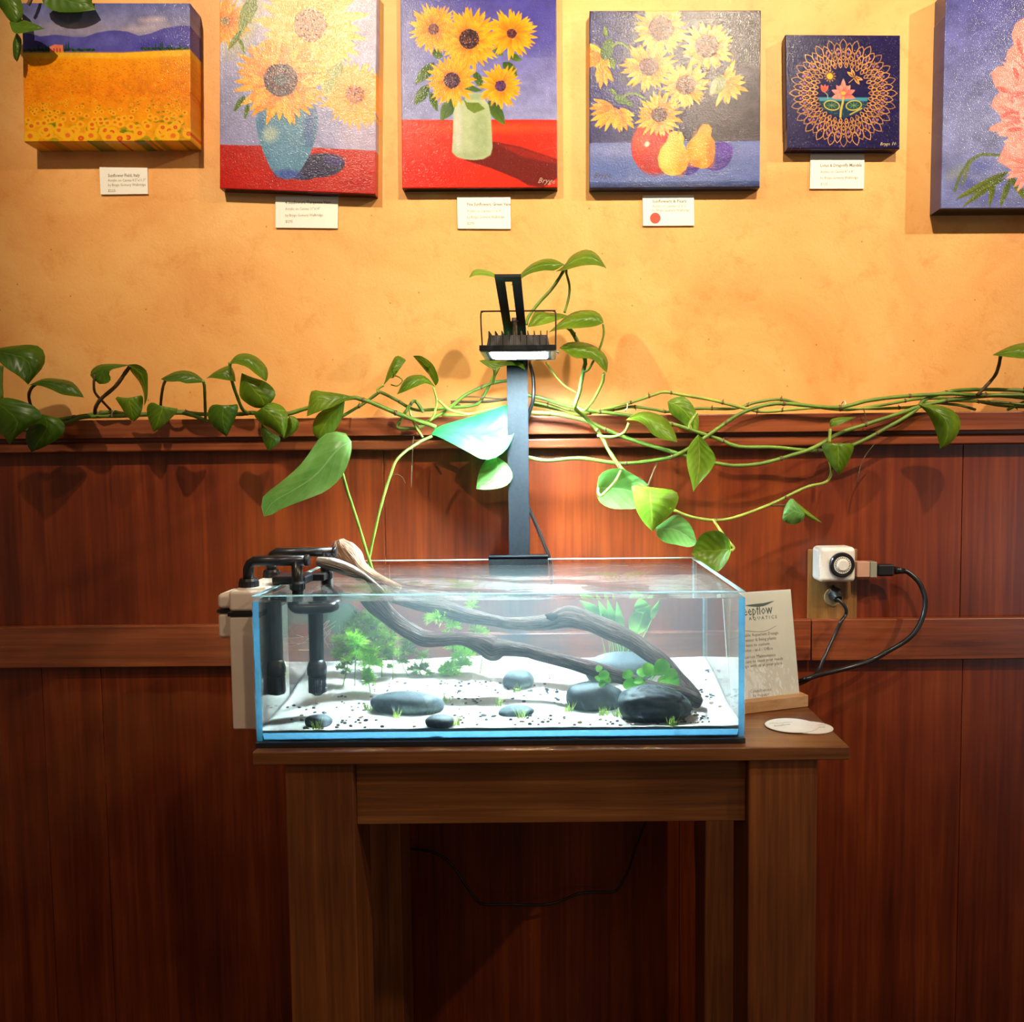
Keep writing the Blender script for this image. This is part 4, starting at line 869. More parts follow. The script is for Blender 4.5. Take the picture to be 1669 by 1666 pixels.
stem(V, [(870, 660), (944, 672), (1000, 668), (1028, 663), (1064, 667), (1090, 671), (1136, 666), (1196, 666), (1232, 656), (1273, 651), (1312, 661), (1335, 664), (1380, 668), (1440, 660), (1500, 650), (1570, 651), (1640, 662), (1720, 664)], 1.435, 2.4, M_STEM, nodes=12)
stem(V, [(1500, 655), (1560, 660), (1590, 668)], 1.43, 2.2)
stem(V, [(1669, 655), (1655, 662), (1642, 668)], 1.425, 2.4)
stem(V, [(1097, 831), (1124, 842), (1160, 848), (1196, 844), (1256, 822), (1293, 804), (1318, 793), (1346, 786), (1355, 770), (1353, 754), (1350, 735)], [1.34, 1.345, 1.35, 1.36, 1.37, 1.37, 1.37, 1.37, 1.37, 1.365, 1.36], 2.6, M_STEMY, nodes=3)
stem(V, [(1353, 699), (1352, 722)], 1.37, 2.6, M_STEMY)
stem(V, [(1163, 848), (1176, 867), (1190, 885), (1196, 893), (1192, 898)], [1.35, 1.34, 1.33, 1.325, 1.32], 2.2, M_STEMY)
stem(V, [(1256, 824), (1279, 824), (1301, 827)], 1.37, 1.5, M_STEMB)
stem(V, [(1136, 673), (1130, 682), (1124, 692), (1127, 700)], 1.39, 2.6, M_STEMY)
stem(V, [(1071, 755), (1064, 772), (1056, 792)], [1.39, 1.36, 1.335], 1.6, M_STEMB)
stem(V, [(1631, 579), (1627, 599), (1619, 616), (1593, 644)], 1.40, 2.8, M_STEMB)
stem(V, [(58, 627), (51, 633), (47, 646), (52, 664), (64, 682)], [1.36, 1.362, 1.375, 1.39, 1.41], 2.4, M_STEMB)
stem(V, [(3, 596), (2, 620), (3, 650)], 1.40, 2.4, M_STEM)
stem(V, [(155, 611), (153, 624), (155, 640), (168, 655), (180, 668)], [1.37, 1.372, 1.38, 1.40, 1.42], 2.0, M_STEMB)
stem(V, [(213, 596), (204, 608), (188, 630), (165, 650), (156, 664), (155, 674)], [1.37, 1.375, 1.38, 1.39, 1.40, 1.415], 3.0, M_STEMB)
stem(V, [(272, 617), (267, 626), (264, 640), (262, 660), (264, 672)], [1.36, 1.362, 1.37, 1.39, 1.42], 2.2, M_STEMB)
stem(V, [(330, 620), (333, 628), (334, 650), (335, 682)], [1.36, 1.362, 1.38, 1.42], 2.4, M_STEM)
stem(V, [(375, 591), (375, 606), (379, 624), (386, 645), (396, 668), (408, 674)], [1.355, 1.36, 1.37, 1.38, 1.40, 1.425], 2.8, M_STEM)
stem(V, [(625, 628), (616, 634), (616, 640)], 1.40, 2.0, M_STEMY)
stem(V, [(706, 630), (712, 655), (706, 679), (700, 686)], 1.40, 1.9, M_STEMY)
stem(V, [(714, 652), (726, 663), (738, 670), (765, 676)], 1.40, 2.2, M_STEMY)
stem(V, [(637, 616), (646, 613), (656, 620), (648, 629), (637, 627)], 1.40, 1.0, M_STEMY)
stem(V, [(558, 653), (557, 668), (556, 679)], 1.40, 1.9)
stem(V, [(805, 601), (806, 612), (803, 626)], [1.36, 1.38, 1.40], 2.2, M_STEM)
# bare hanging roots
for pts in ([(1425, 724), (1411, 742), (1402, 762), (1397, 787)], [(1407, 665), (1411, 682), (1407, 692)]):
    stem(V, pts, 1.41, 0.8, M_STEMB, 'aerial_root')
stem(V, [(674, 711), (672, 742), (671, 770), (670, 794)], 1.405, 0.7, M_STEMB, 'aerial_root')
stem(V, [(635, 785), (637, 778), (645, 774), (655, 778), (660, 788)], 1.435, 0.9, M_STEMB, 'aerial_root')
# leaves: depth, base, tip, edge A, edge B
def LF_(d, base, tip, A, B, **k): return leaf(V, d, base, tip, A, B, **k)
Dk = dict(m=M_LEAFD)
LF_(1.36, (-15, 572), (46, 627), [(0, 567), (43, 562), (66, 566), (74, 583), (69, 600), (56, 615)], [(-4, 586), (10, 600), (30, 613)], dA=0.02, dB=-0.02, **Dk)
LF_(1.36, (47, 628), (137, 648), [(72, 617), (98, 618), (118, 623), (130, 636)], [(66, 629), (83, 635), (101, 643), (120, 646)], dA=0.025, dB=-0.02, **Dk)
LF_(1.345, (-12, 652), (16, 725), [(10, 648), (40, 655), (62, 667), (69, 680), (54, 692), (28, 711)], [(-25, 670), (-14, 695), (3, 708)], bulge=-0.012, **Dk)
LF_(1.38, (69, 675), (51, 737), [(95, 682), (106, 695), (99, 712), (75, 727)], [(52, 688), (42, 708), (43, 722)], bulge=-0.008, **Dk)
LF_(1.37, (213, 595), (162, 626), [(184, 593), (161, 595), (149, 604), (148, 614)], [(196, 599), (181, 603), (178, 610), (181, 618), (174, 625)], dA=0.015, dB=-0.01, **Dk)
LF_(1.37, (209, 595), (235, 662), [(224, 594), (239, 605), (241, 626), (240, 649)], [(213, 605), (227, 623), (234, 641)], dA=-0.015, dB=0.02, m=M_LEAF)
LF_(1.37, (222, 647), (218, 687), [(205, 649), (188, 647), (197, 663), (208, 680)], [(232, 645), (233, 660), (228, 678)], m=M_LEAF)
LF_(1.36, (259, 661), (250, 704), [(250, 656), (242, 659), (239, 670), (243, 686)], [(269, 666), (285, 665), (290, 669), (277, 684), (262, 697)], bulge=-0.01, m=M_LEAF)
LF_(1.36, (335, 623), (262, 618), [(319, 609), (302, 604), (285, 606), (270, 613)], [(305, 625), (293, 622), (273, 622)], dA=0.02, dB=-0.015, **Dk)
LF_(1.365, (336, 617), (384, 622), [(352, 605), (374, 596), (382, 608)], [(345, 616), (365, 619)], dA=0.02, dB=-0.015, m=M_LEAF)
LF_(1.35, (373, 594), (434, 622), [(385, 579), (403, 576), (420, 583), (434, 598), (437, 612)], [(385, 593), (403, 599), (417, 610), (429, 619)], dA=0.025, dB=-0.02, m=M_LEAF)
LF_(1.365, (394, 608), (431, 665), [(391, 626), (391, 646), (403, 658), (417, 665)], [(411, 615), (434, 623), (449, 639), (444, 654)], bulge=-0.01, m=M_LEAF)
LF_(1.355, (364, 664), (370, 712), [(351, 659), (341, 665), (339, 681), (351, 698)], [(377, 662), (387, 659), (388, 669), (380, 690)], bulge=-0.01, **Dk)
LF_(1.35, (429, 667), (462, 715), [(414, 675), (426, 690), (446, 701)], [(440, 656), (460, 662), (469, 678), (467, 701)], bulge=-0.012, m=M_LEAF)
LF_(1.365, (426, 690), (437, 735), [(426, 700), (428, 715), (432, 726)], [(445, 705), (456, 712), (456, 720), (446, 730)], m=M_LEAFD)
LF_(1.37, (471, 678), (463, 716), [(480, 679), (487, 689), (483, 702)], [(468, 690), (466, 704)], m=M_LEAF)
LF_(1.36, (581, 648), (500, 679), [(556, 642), (525, 638), (508, 637), (503, 658)], [(560, 655), (540, 664), (520, 671)], dA=0.01, dB=-0.015, m=M_LEAF)
LF_(1.37, (562, 653), (520, 716), [(541, 662), (520, 673), (510, 691), (511, 708)], [(559, 676), (552, 693), (541, 707), (530, 715)], bulge=-0.008, m=M_LEAF)
LF_(1.38, (625, 628), (662, 587), [(634, 601), (646, 580)], [(649, 603), (640, 618)], dA=0.01, dB=-0.01, m=M_LEAF)
LF_(1.37, (710, 629), (673, 580), [(715, 619), (706, 595), (688, 581)], [(688, 593), (700, 612)], dA=-0.01, dB=0.015, m=M_LEAF)
LF_(1.36, (710, 631), (647, 643), [(694, 614), (679, 611), (661, 617)], [(694, 625), (679, 630), (663, 637)], dA=0.02, dB=-0.015, m=M_LEAF)
LF_(1.33, (820, 456), (764, 453), [(803, 444), (787, 439), (772, 440)], [(800, 451), (787, 449), (775, 449)], dA=0.02, dB=-0.01, m=M_LEAFY)
LF_(1.32, (920, 431), (832, 466), [(904, 423), (887, 422), (865, 431), (845, 450)], [(904, 441), (887, 441), (862, 447), (842, 460)], dA=0.03, dB=-0.02, m=M_LEAF)
LF_(1.30, (905, 443), (989, 438), [(919, 433), (930, 418), (945, 409), (960, 407), (973, 414), (982, 426)], [(923, 440), (945, 434), (966, 432), (979, 434)], dA=0.045, dB=-0.03, m=M_LEAF)
LF_(1.34, (928, 515), (860, 533), [(913, 511), (891, 509), (874, 506), (866, 518)], [(904, 524), (887, 529), (872, 532)], dA=0.02, dB=-0.02, m=M_LEAFY)
LF_(1.31, (984, 526), (894, 542), [(979, 513), (966, 506), (947, 506), (930, 511), (913, 524)], [(970, 532), (945, 535), (915, 537)], dA=0.03, dB=-0.03, m=M_LEAF)
LF_(1.31, (912, 567), (989, 608), [(923, 559), (938, 557), (956, 559), (973, 566), (986, 578), (991, 591)], [(925, 576), (938, 584), (956, 584), (969, 588), (979, 599)], dA=0.03, dB=-0.03, m=M_LEAF)
LF_(1.37, (781, 588), (857, 605), [(800, 585), (825, 587), (850, 590)], [(795, 598), (806, 601), (826, 596), (845, 597)], dA=0.01, dB=-0.01, m=M_LEAF)
LF_(1.35, (1019, 685), (1104, 721), [(1030, 677), (1047, 671), (1066, 673), (1085, 682), (1096, 697), (1102, 711)], [(1037, 686), (1052, 694), (1061, 706), (1076, 715), (1090, 718)], dA=0.03, dB=-0.02, m=M_LEAF)
LF_(1.41, (1088, 655), (1137, 708), [(1097, 649), (1114, 646), (1126, 656), (1133, 668), (1139, 682)], [(1092, 673), (1107, 685), (1124, 699)], m=M_LEAFY)
LF_(1.36, (1138, 708), (1130, 802), [(1124, 725), (1119, 745), (1121, 764), (1126, 783)], [(1148, 718), (1164, 740), (1166, 752), (1157, 769), (1140, 788)], bulge=0.006, dA=-0.008, dB=0.004, m=M_LEAFY, mid=[(1140, 740), (1138, 770)])
LF_(1.345, (975, 795), (1064, 805), [(975, 778), (989, 766), (1013, 764), (1037, 776), (1054, 788)], [(972, 807), (980, 821), (997, 829), (1018, 830), (1043, 827)], bulge=0.012, dA=0.0, dB=0.0, m=M_LEAFM)
LF_(1.315, (1060, 794), (1063, 866), [(1045, 793), (1030, 791), (1032, 809), (1037, 831), (1049, 852)], [(1076, 796), (1097, 799), (1106, 807), (1104, 821), (1095, 836), (1078, 852)], bulge=-0.008, dA=0.006, dB=0.012, dt=-0.02, m=M_LEAFY, mid=[(1060, 815), (1062, 840)])
LF_(1.34, (1069, 860), (1136, 886), [(1085, 848), (1100, 839), (1114, 844), (1128, 860)], [(1071, 874), (1083, 884), (1102, 888), (1124, 892)], bulge=0.008, m=M_LEAFM)
LF_(1.32, (1192, 897), (1127, 903), [(1188, 879), (1176, 867), (1160, 865), (1145, 870), (1136, 881)], [(1188, 910), (1179, 924), (1167, 932), (1148, 922)], bulge=0.008, dA=0.0, dB=-0.01, m=M_LEAF)
LF_(1.38, (1353, 696), (1396, 680), [(1353, 685), (1369, 680)], [(1366, 693), (1380, 687)], dA=0.01, dB=-0.01, m=M_LEAF)
LF_(1.35, (1364, 731), (1368, 774), [(1352, 723), (1339, 725), (1346, 745), (1357, 762)], [(1371, 724), (1391, 724), (1388, 742), (1377, 762)], bulge=-0.012, m=M_LEAF)
LF_(1.36, (1312, 838), (1275, 846), [(1300, 822), (1290, 812), (1279, 827)], [(1308, 849), (1293, 855), (1281, 852)], bulge=-0.006, m=M_LEAFM)
LF_(1.37, (1290, 812), (1340, 852), [(1310, 828), (1330, 844)], [(1302, 832), (1320, 846)], m=M_LEAFY)
LF_(1.36, (1496, 659), (1532, 732), [(1532, 661), (1557, 672), (1566, 689), (1562, 706), (1550, 722)], [(1512, 675), (1523, 697), (1530, 720)], bulge=-0.012, dA=0.01, m=M_LEAF)
LF_(1.37, (1617, 579), (1720, 580), [(1638, 568), (1661, 560), (1690, 560)], [(1650, 583), (1675, 585), (1700, 584)], dA=0.03, dB=-0.02, m=M_LEAF)
# white clips that hold the vine
for (x, y, lab) in ((187, 676, 'white ring clip holding the vine at the left part of the wood rail'), (1021, 666, 'white ring clip holding the vine just right of the lamp stand'), (1374, 662, 'white ring clip holding the vine above the heart-shaped leaf, right of outlet')):
    c = P(x, y, 1.425); mb = MB(); pts = [c + Vector((0.0015 * math.sin(math.radians(a)), 0.010 * math.cos(math.radians(a)), 0.0085 * math.sin(math.radians(a)))) for a in range(-30, 215, 15)]
    tag(build('cable_clip', MB().tube(pts, 0.0011, 6), M_WHITE, smooth=True), lab, 'clip', 'white clips along the rail')

# ---------------------------------------------- leafy cutting rooted in the tank
cut = empty('rooted_leafy_cutting', PW(604, 1000, 1.27), 'two large-leaved stalks growing out of the tank water at left', 'plant')
stem(cut, [(548, 757), (558, 772), (566, 800), (580, 842), (594, 888), (606, 926), (610, 938)], [1.262, 1.266, 1.275, 1.285, 1.29, 1.295, 1.30], 2.6, M_STEM)
stem(cut, [(704, 711), (695, 715), (685, 720), (671, 729), (658, 738), (645, 752), (638, 770), (628, 800), (616, 844), (604, 898), (600, 922), (600, 934)], [1.375, 1.37, 1.365, 1.355, 1.345, 1.335, 1.33, 1.32, 1.31, 1.305, 1.30, 1.30], 2.4, M_STEM)
tag(leaf(cut, 1.25, (573, 720), (430, 842), [(567, 709), (552, 703), (526, 709), (514, 724), (490, 757), (460, 784), (427, 812)], [(574, 730), (568, 754), (556, 778), (532, 800), (499, 814), (460, 829), (438, 842)], dA=0.03, dB=-0.02, bulge=-0.012, dt=-0.02, m=M_LEAFM), 'large drooping leaf at left')
M_L18 = leafmat('bright_mint_leaf', (0.012, 0.20, 0.04), (0.02, 0.27, 0.06), (0.04, 0.33, 0.08), 0.2, 0.5)
tag(leaf(cut, 1.385, (702, 708), (842, 694), [(713, 696), (744, 686), (784, 674), (815, 663), (829, 658), (838, 668)], [(715, 712), (733, 721), (754, 732), (774, 743), (788, 749), (808, 746), (829, 728)], dA=0.015, dB=-0.03, bulge=-0.012, m=M_L18), 'large brightly lit leaf beside the lamp stand')
tag(leaf(cut, 1.385, (806, 742), (776, 797), [(790, 752), (780, 772)], [(825, 755), (835, 771), (833, 784), (820, 794), (796, 798)], dA=0.0, dB=-0.02, bulge=-0.01, m=M_LEAFM), 'small round leaf under the bright leaf')
# white roots under water
mb = MB(); RR = random.Random(3)
for i in range(12):
    a = PW(RR.uniform(500, 555), RR.uniform(1010, 1030), 1.27); b_ = PW(RR.uniform(452, 500) if i % 2 else RR.uniform(535, 570), RR.uniform(1030, 1062), 1.22)
    mid = a.lerp(b_, 0.5) + Vector((0, 0, -0.012)); mb.tube(spline([a, mid, b_], 5), 0.0005, 5)
rt = build('fine_roots', mb, plain('pale_roots', (0.50, 0.48, 0.36), 0.6), cut, smooth=True); rt['kind'] = 'stuff'
for (x, y, r_, tw) in ((520, 1000, 26, .3), (558, 1008, 30, 1.2), (430 + 18, 1045, 10, 0)):
    mb = MB(); roundleaf(mb, PW(x, y, 1.33), wpx(r_, 1.33), (0.2, -1, 0.5), tw); build('leaf', mb, plantmat('dark_submerged_leaf', (0.02, 0.06, 0.012), (0.04, 0.11, 0.02)) if x == 520 else bpy.data.materials['dark_submerged_leaf'], cut, smooth=True)

# ---------------------------------------------- second hanging vine at the top left corner
v2 = empty('hanging_vine', P(20, -60, 1.36), 'dark green vine hanging into the top left corner over the field painting', 'plant')
stem(v2, [(8, -60), (12, -20), (14, 20), (20, 36), (26, 52)], 1.395, 2.6, M_STEMB)
stem(v2, [(60, -60), (56, -20), (50, 0), (46, 8)], 1.405, 2.6, M_STEMB)
leaf(v2, 1.385, (10, -25), (26, 40), [(30, -8), (37, 12), (36, 30)], [(-12, -5), (2, 15), (14, 32)], m=M_LEAFD)
leaf(v2, 1.385, (15, 36), (74, 47), [(30, 31), (50, 36)], [(22, 53), (36, 54), (56, 50)], dA=0.01, dB=-0.01, m=M_LEAFD)
leaf(v2, 1.40, (27, 53), (28, 101), [(35, 65), (33, 88)], [(21, 70), (22, 92)], m=M_LEAFD)
leaf(v2, 1.41, (105, -18), (157, 16), [(148, -10), (150, 4)], [(70, -6), (73, 9), (93, 19), (122, 20), (142, 18)], dA=0.01, dB=-0.01, m=M_LEAFD)
stem(v2, [(105, -18), (100, -60)], 1.41, 2.4, M_STEM)
# ------------------------------------------------------------------ outlet, timer, plugs
M_PLATE = wood('honey_wood_outlet_plate', (0.17, 0.07, 0.018), (0.28, 0.13, 0.035), (0.40, 0.20, 0.06), 'Z', rough=0.4, fr=60, patch=0.2)
dO = 1.448
a = P(1317, 1011, dO); b = P(1398, 895, dO)
pl = empty('outlet_plate', ((a.x + b.x) / 2, CAM.y + dO, a.z), 'honey brown wooden outlet cover plate on the dark wainscot right of the tank', 'outlet')
build('plate', MB().box(a.x, b.x, CAM.y + dO, CAM.y + dO + 0.0072, a.z, b.z), M_PLATE, pl, bevel=0.0012)
c = P(1358, 973, dO)
rc = build('socket', MB().lathe([(0.0165, 0), (0.0165, 0.003), (0.015, 0.0036)], 28, Matrix.Translation((c.x, CAM.y + dO + 0.0005, c.z)) @ Matrix.Rotation(math.pi / 2, 4, 'X')), plain('beige_socket_plastic', (0.42, 0.30, 0.17), 0.4), pl, smooth=False)
build('cover_screw', MB().lathe([(0.003, 0), (0.003, 0.001), (0.0015, 0.0016)], 14, Matrix.Translation((P(1358, 956, dO).x, CAM.y + dO, P(1358, 956, dO).z)) @ Matrix.Rotation(math.pi / 2, 4, 'X')), M_BLACK, pl)
def ybox(mb, x0, y0, x1, y1, dfront, dback, px=True):
    a = P(x0, y1, dfront); b = P(x1, y0, dfront); mb.box(a.x, b.x, CAM.y + dfront, CAM.y + dback, a.z, b.z); return mb
tm = empty('plug_in_timer', P(1364, 950, 1.41), 'square white plug-in timer with black dial on the upper outlet', 'timer')
M_TIMER = plain('white_timer_plastic', (0.80, 0.76, 0.70), 0.35, var=0.02)
build('timer_body', ybox(MB(), 1335, 892, 1396, 950, 1.405, dO - 0.0005), M_TIMER, tm, bevel=0.008, seg=4)
cc = P(1371.5, 920.5, 1.405); cc.y = CAM.y + 1.4045
rx = Matrix.Translation(cc) @ Matrix.Rotation(math.pi / 2, 4, 'X'); k1 = 20.5 * 1.405 / FPX
build('dial_ring', MB().lathe([(k1, -0.002), (k1, 0.004), (k1 * 0.92, 0.006), (k1 * 0.72, 0.006), (k1 * 0.70, 0.003)], 40, rx), M_BLACK, tm)
dl = build('dial', MB().lathe([(k1 * 0.69, 0.002), (k1 * 0.69, 0.0052), (k1 * 0.46, 0.0052), (k1 * 0.45, 0.0072), (k1 * 0.40, 0.0078)], 40, rx), M_TIMER, tm)
mb = MB()
for k in range(24):
    an = 2 * math.pi * k / 24
    mb.box(-0.0005, 0.0005, k1 * 0.52, k1 * 0.64, 0.0052, 0.0056 if k % 2 else 0.0058, rx @ Matrix.Rotation(an, 4, 'Z'))
tk = build('dial_marks', mb, M_BLACK, dl); tk['kind'] = 'stuff'
ad = empty('plug_adapter', P(1412, 941, 1.42), 'pale pink and clear three-prong adapter plugged in the side of the timer', 'adapter')
build('adapter_body', ybox(MB(), 1397, 916, 1418, 941, 1.416, 1.436), plain('pale_pink_plastic', (0.62, 0.36, 0.26), 0.4), ad, bevel=0.001)
build('adapter_end', ybox(MB(), 1418.3, 916, 1430, 942, 1.415, 1.437), plain('smoky_clear_plastic', (0.33, 0.33, 0.27), 0.15), ad, bevel=0.0015)
c1 = empty('power_cable', P(1460, 930, 1.42), 'thick black power cable looping right from the timer adapter', 'cable')
build('plug', ybox(MB(), 1430.5, 920, 1459, 940, 1.418, 1.434), M_BLACK, c1, bevel=0.004)
build('strain_relief', MB().tube([P(1459, 930, 1.426), P(1466, 930, 1.426), P(1474, 931, 1.426)], [0.0075, 0.0062, 0.005], 12), M_BLACK, c1, smooth=True)
build('cord', MB().tube(spline([P(x, y, d) for x, y, d in ((1472, 930.5, 1.426), (1480, 933, 1.425), (1495, 946, 1.42), (1504, 962, 1.415), (1508, 980, 1.41), (1505, 1003, 1.405), (1492, 1029, 1.40), (1474, 1046, 1.40), (1450, 1060, 1.40), (1420, 1076, 1.40), (1380, 1089, 1.39), (1340, 1099, 1.37), (1316, 1106, 1.35), (1300, 1112, 1.37), (1270, 1120, 1.405), (1225, 1140, 1.42), (1190, 1200, 1.425), (1175, 1300, 1.43), (1170, 1420, 1.435))], 6), 0.0042, 12), M_BLACK, c1, smooth=True)
c2 = empty('power_cable', P(1362, 985, 1.42), 'thin black power cable from the lower outlet down behind the sign', 'cable')
mb = MB().tube([P(1362, 968, dO - 0.002), P(1362, 970, 1.43), P(1366, 977, 1.42)], [0.013, 0.0125, 0.008], 8); build('plug', mb, M_BLACK, c2, bevel=0.001)
build('cord', MB().tube(spline([P(x, y, d) for x, y, d in ((1364, 976, 1.421), (1374, 985, 1.418), (1379, 994, 1.418), (1378, 1003, 1.42), (1371, 1013, 1.412), (1362, 1032, 1.41), (1351, 1055, 1.40), (1342, 1075, 1.39), (1331, 1097, 1.385), (1318, 1108, 1.395), (1285, 1124, 1.41), (1245, 1150, 1.425), (1215, 1220, 1.43), (1205, 1330, 1.437), (1200, 1450, 1.44))], 6), 0.0030, 10), M_BLACK, c2, smooth=True)
# cable under the table
tag(build('loose_cable', MB().tube(spline([P(x, y, 1.435) for x, y in ((560, 1340), (620, 1372), (668, 1383), (684, 1385), (705, 1389), (725, 1399), (742, 1417), (760, 1445), (777, 1468), (792, 1474), (830, 1474), (866, 1475), (890, 1474), (915, 1468), (945, 1456), (975, 1454), (1000, 1453), (1010, 1444), (1025, 1415), (1036, 1380), (1048, 1350), (1056, 1325), (1064, 1260), (1070, 1200))], 6), 0.0022, 8), M_BLACK, smooth=True),
    'thin black cable sagging along the wainscot under the table', 'cable')

# ------------------------------------------------------------------ sign
zt0 = ZT + 0.0004
BL = P(1150, 1164, 1.135); BLc = P(1228, 1160, 1.12); BR = P(1314, 1152, 1.15)
pR = P(1314, 1152.5, 1.145); pR.z = zt0
# base block: front lower edge runs from behind the tank corner to the right; find points on the tabletop plane
def ontable(px, py):
    v = ray(px, py); t = (zt0 - CAM.z) / v.z; return CAM + v * t
p0 = ontable(1222, 1163.5); p1 = ontable(1317.5, 1152)
ang = math.atan2(p1.y - p0.y, p1.x - p0.x)
u_ = Vector((math.cos(ang), math.sin(ang), 0)); v_ = Vector((-math.sin(ang), math.cos(ang), 0))
Lb = 0.130
o_ = p1 - u_ * Lb   # left front corner hidden behind the tank... kept clear of the glass
if True:
    # slide the left end so that it clears the tank side
    need = (TKX1 + 0.003) - (o_.x - 0.0)
    if need > 0: Lb -= need / math.cos(ang); o_ = p1 - u_ * Lb
sg = empty('tabletop_sign', o_ + u_ * Lb / 2, 'white printed acrylic sign leaning in a pale wood block right of the tank', 'sign')
Fm = Matrix(((u_.x, v_.x, 0, o_.x), (u_.y, v_.y, 0, o_.y), (0, 0, 1, o_.z), (0, 0, 0, 1)))
hb_ = P(1316, 1133, p1.y - CAM.y).z - zt0
M_PINE = wood('pale_pine_block', (0.50, 0.27, 0.12), (0.64, 0.38, 0.19), (0.74, 0.47, 0.26), 'X', rough=0.5, fr=50, patch=0.2)
build('wood_block', MB().box(0, Lb, 0, 0.026, 0, hb_, Fm), M_PINE, sg, bevel=0.001)
hs = (P(1289, 962, 1.16).z - zt0)
tilt = math.radians(9)
Wp = (P(1310, 1133, p1.y - CAM.y) - P(1215, 1133, p1.y - CAM.y)).length
tr_top = 0.0
wS = Lb - 0.008
Sm = Fm @ Matrix.Translation((0.003, 0.012, hb_ - 0.008)) @ Matrix.Rotation(-tilt, 4, 'X')
HS = 0.158
M_SIGN = plain('glossy_white_sign_print', (0.66, 0.68, 0.60), 0.06, var=0.02, scale=20)
build('sign_sheet', MB().box(-0.0, wS - 0.001, 0, 0.002, 0, HS, Sm), plain('white_sign_print', (0.90, 0.92, 0.84), 0.5, var=0.03, trans=0.15), sg)
m_, nt_, out_ = mat('clear_acrylic_cover'); t__ = N(nt_, 'ShaderNodeBsdfTransparent'); g__ = N(nt_, 'ShaderNodeBsdfGlossy'); g__.inputs['Roughness'].default_value = 0.04; f__ = N(nt_, 'ShaderNodeFresnel'); f__.inputs[0].default_value = 1.5
no__ = N(nt_, 'ShaderNodeTexNoise'); no__.inputs['Scale'].default_value = 12; bp__ = N(nt_, 'ShaderNodeBump'); bp__.inputs['Distance'].default_value = 0.0004; nt_.links.new(no__.outputs['Fac'], bp__.inputs['Height']); nt_.links.new(bp__.outputs[0], g__.inputs['Normal'])
ge_ = N(nt_, 'ShaderNodeNewGeometry'); iv_ = N(nt_, 'ShaderNodeMath', operation='SUBTRACT'); iv_.inputs[0].default_value = 1.0; nt_.links.new(ge_.outputs['Backfacing'], iv_.inputs[1]); fm_ = N(nt_, 'ShaderNodeMath', operation='MULTIPLY'); nt_.links.new(f__.outputs[0], fm_.inputs[0]); nt_.links.new(iv_.outputs[0], fm_.inputs[1])
x__ = N(nt_, 'ShaderNodeMixShader'); nt_.links.new(fm_.outputs[0], x__.inputs[0]); nt_.links.new(t__.outputs[0], x__.inputs[1]); nt_.links.new(g__.outputs[0], x__.inputs[2]); nt_.links.new(x__.outputs[0], out_.inputs[0])
build('acrylic_cover', MB().box(-0.0, wS - 0.001, -0.0022, -0.0006, 0, HS, Sm), m_, sg)
Rl = Sm.copy(); Rl.translation = Sm.translation - world_loc(sg)
def stext(s, xf, zf, size, align='CENTER', m=None, sx=1.0):
    loc = Rl @ Vector((wS * xf, -0.0003, HS * zf)); mw = Rl.to_3x3().to_4x4() @ Matrix.Rotation(math.pi / 2, 4, 'X')
    return text(sg, s, loc, size, m or M_INK, mw, align, sx=sx)
M_TEAL = plain('dark_teal_print', (0.10, 0.14, 0.13), 0.6); M_GREYP = plain('grey_brown_print', (0.33, 0.28, 0.20), 0.6)
stext('deepflow', 0.485, 0.79, 0.0205, m=M_TEAL, sx=0.74)
stext('A Q U A T I C S', 0.58, 0.745, 0.0068, m=M_TEAL)
wv = []
for i in range(25):
    t = i / 24; x = 0.03 + 0.72 * t; z = 0.875 + 0.013 * math.sin(t * 7.5 - 0.6) + 0.02 * max(0, t - 0.8) * 5 * (t)
    th = 0.002 + 0.026 * max(0, math.sin(math.pi * (t - 0.45) / 0.55)) if t > 0.45 else 0.003
    wv.append((x, z, th))
mb = MB(); mb.grid([[Sm @ Vector((wS * x, -0.0004, HS * (z + th))) for x, z, th in wv], [Sm @ Vector((wS * x, -0.0004, HS * z)) for x, z, th in wv]]); build('wave_logo', mb, M_TEAL, sg)
mb = MB(); mb.grid([[Sm @ Vector((wS * x, -0.0004, HS * (z - 0.228 + 0.003))) for x, z, th in wv], [Sm @ Vector((wS * x, -0.0004, HS * (z - 0.228))) for x, z, th in wv]]); build('wave_line', mb, M_TEAL, sg)
for s, z in (('Sustainable Aquarium Design', 0.60), ('Freshwater & living plants', 0.555), ('Nano to custom', 0.51), ('Home - and - Office', 0.465), ('Aquarium Maintenance', 0.405), ('weekly care to meet your needs', 0.365), ('or design with us at your place', 0.325), ('Consultations', 0.10), ('by request', 0.06)):
    stext(s, 0.47, z, 0.0066, m=M_GREYP, sx=0.95)
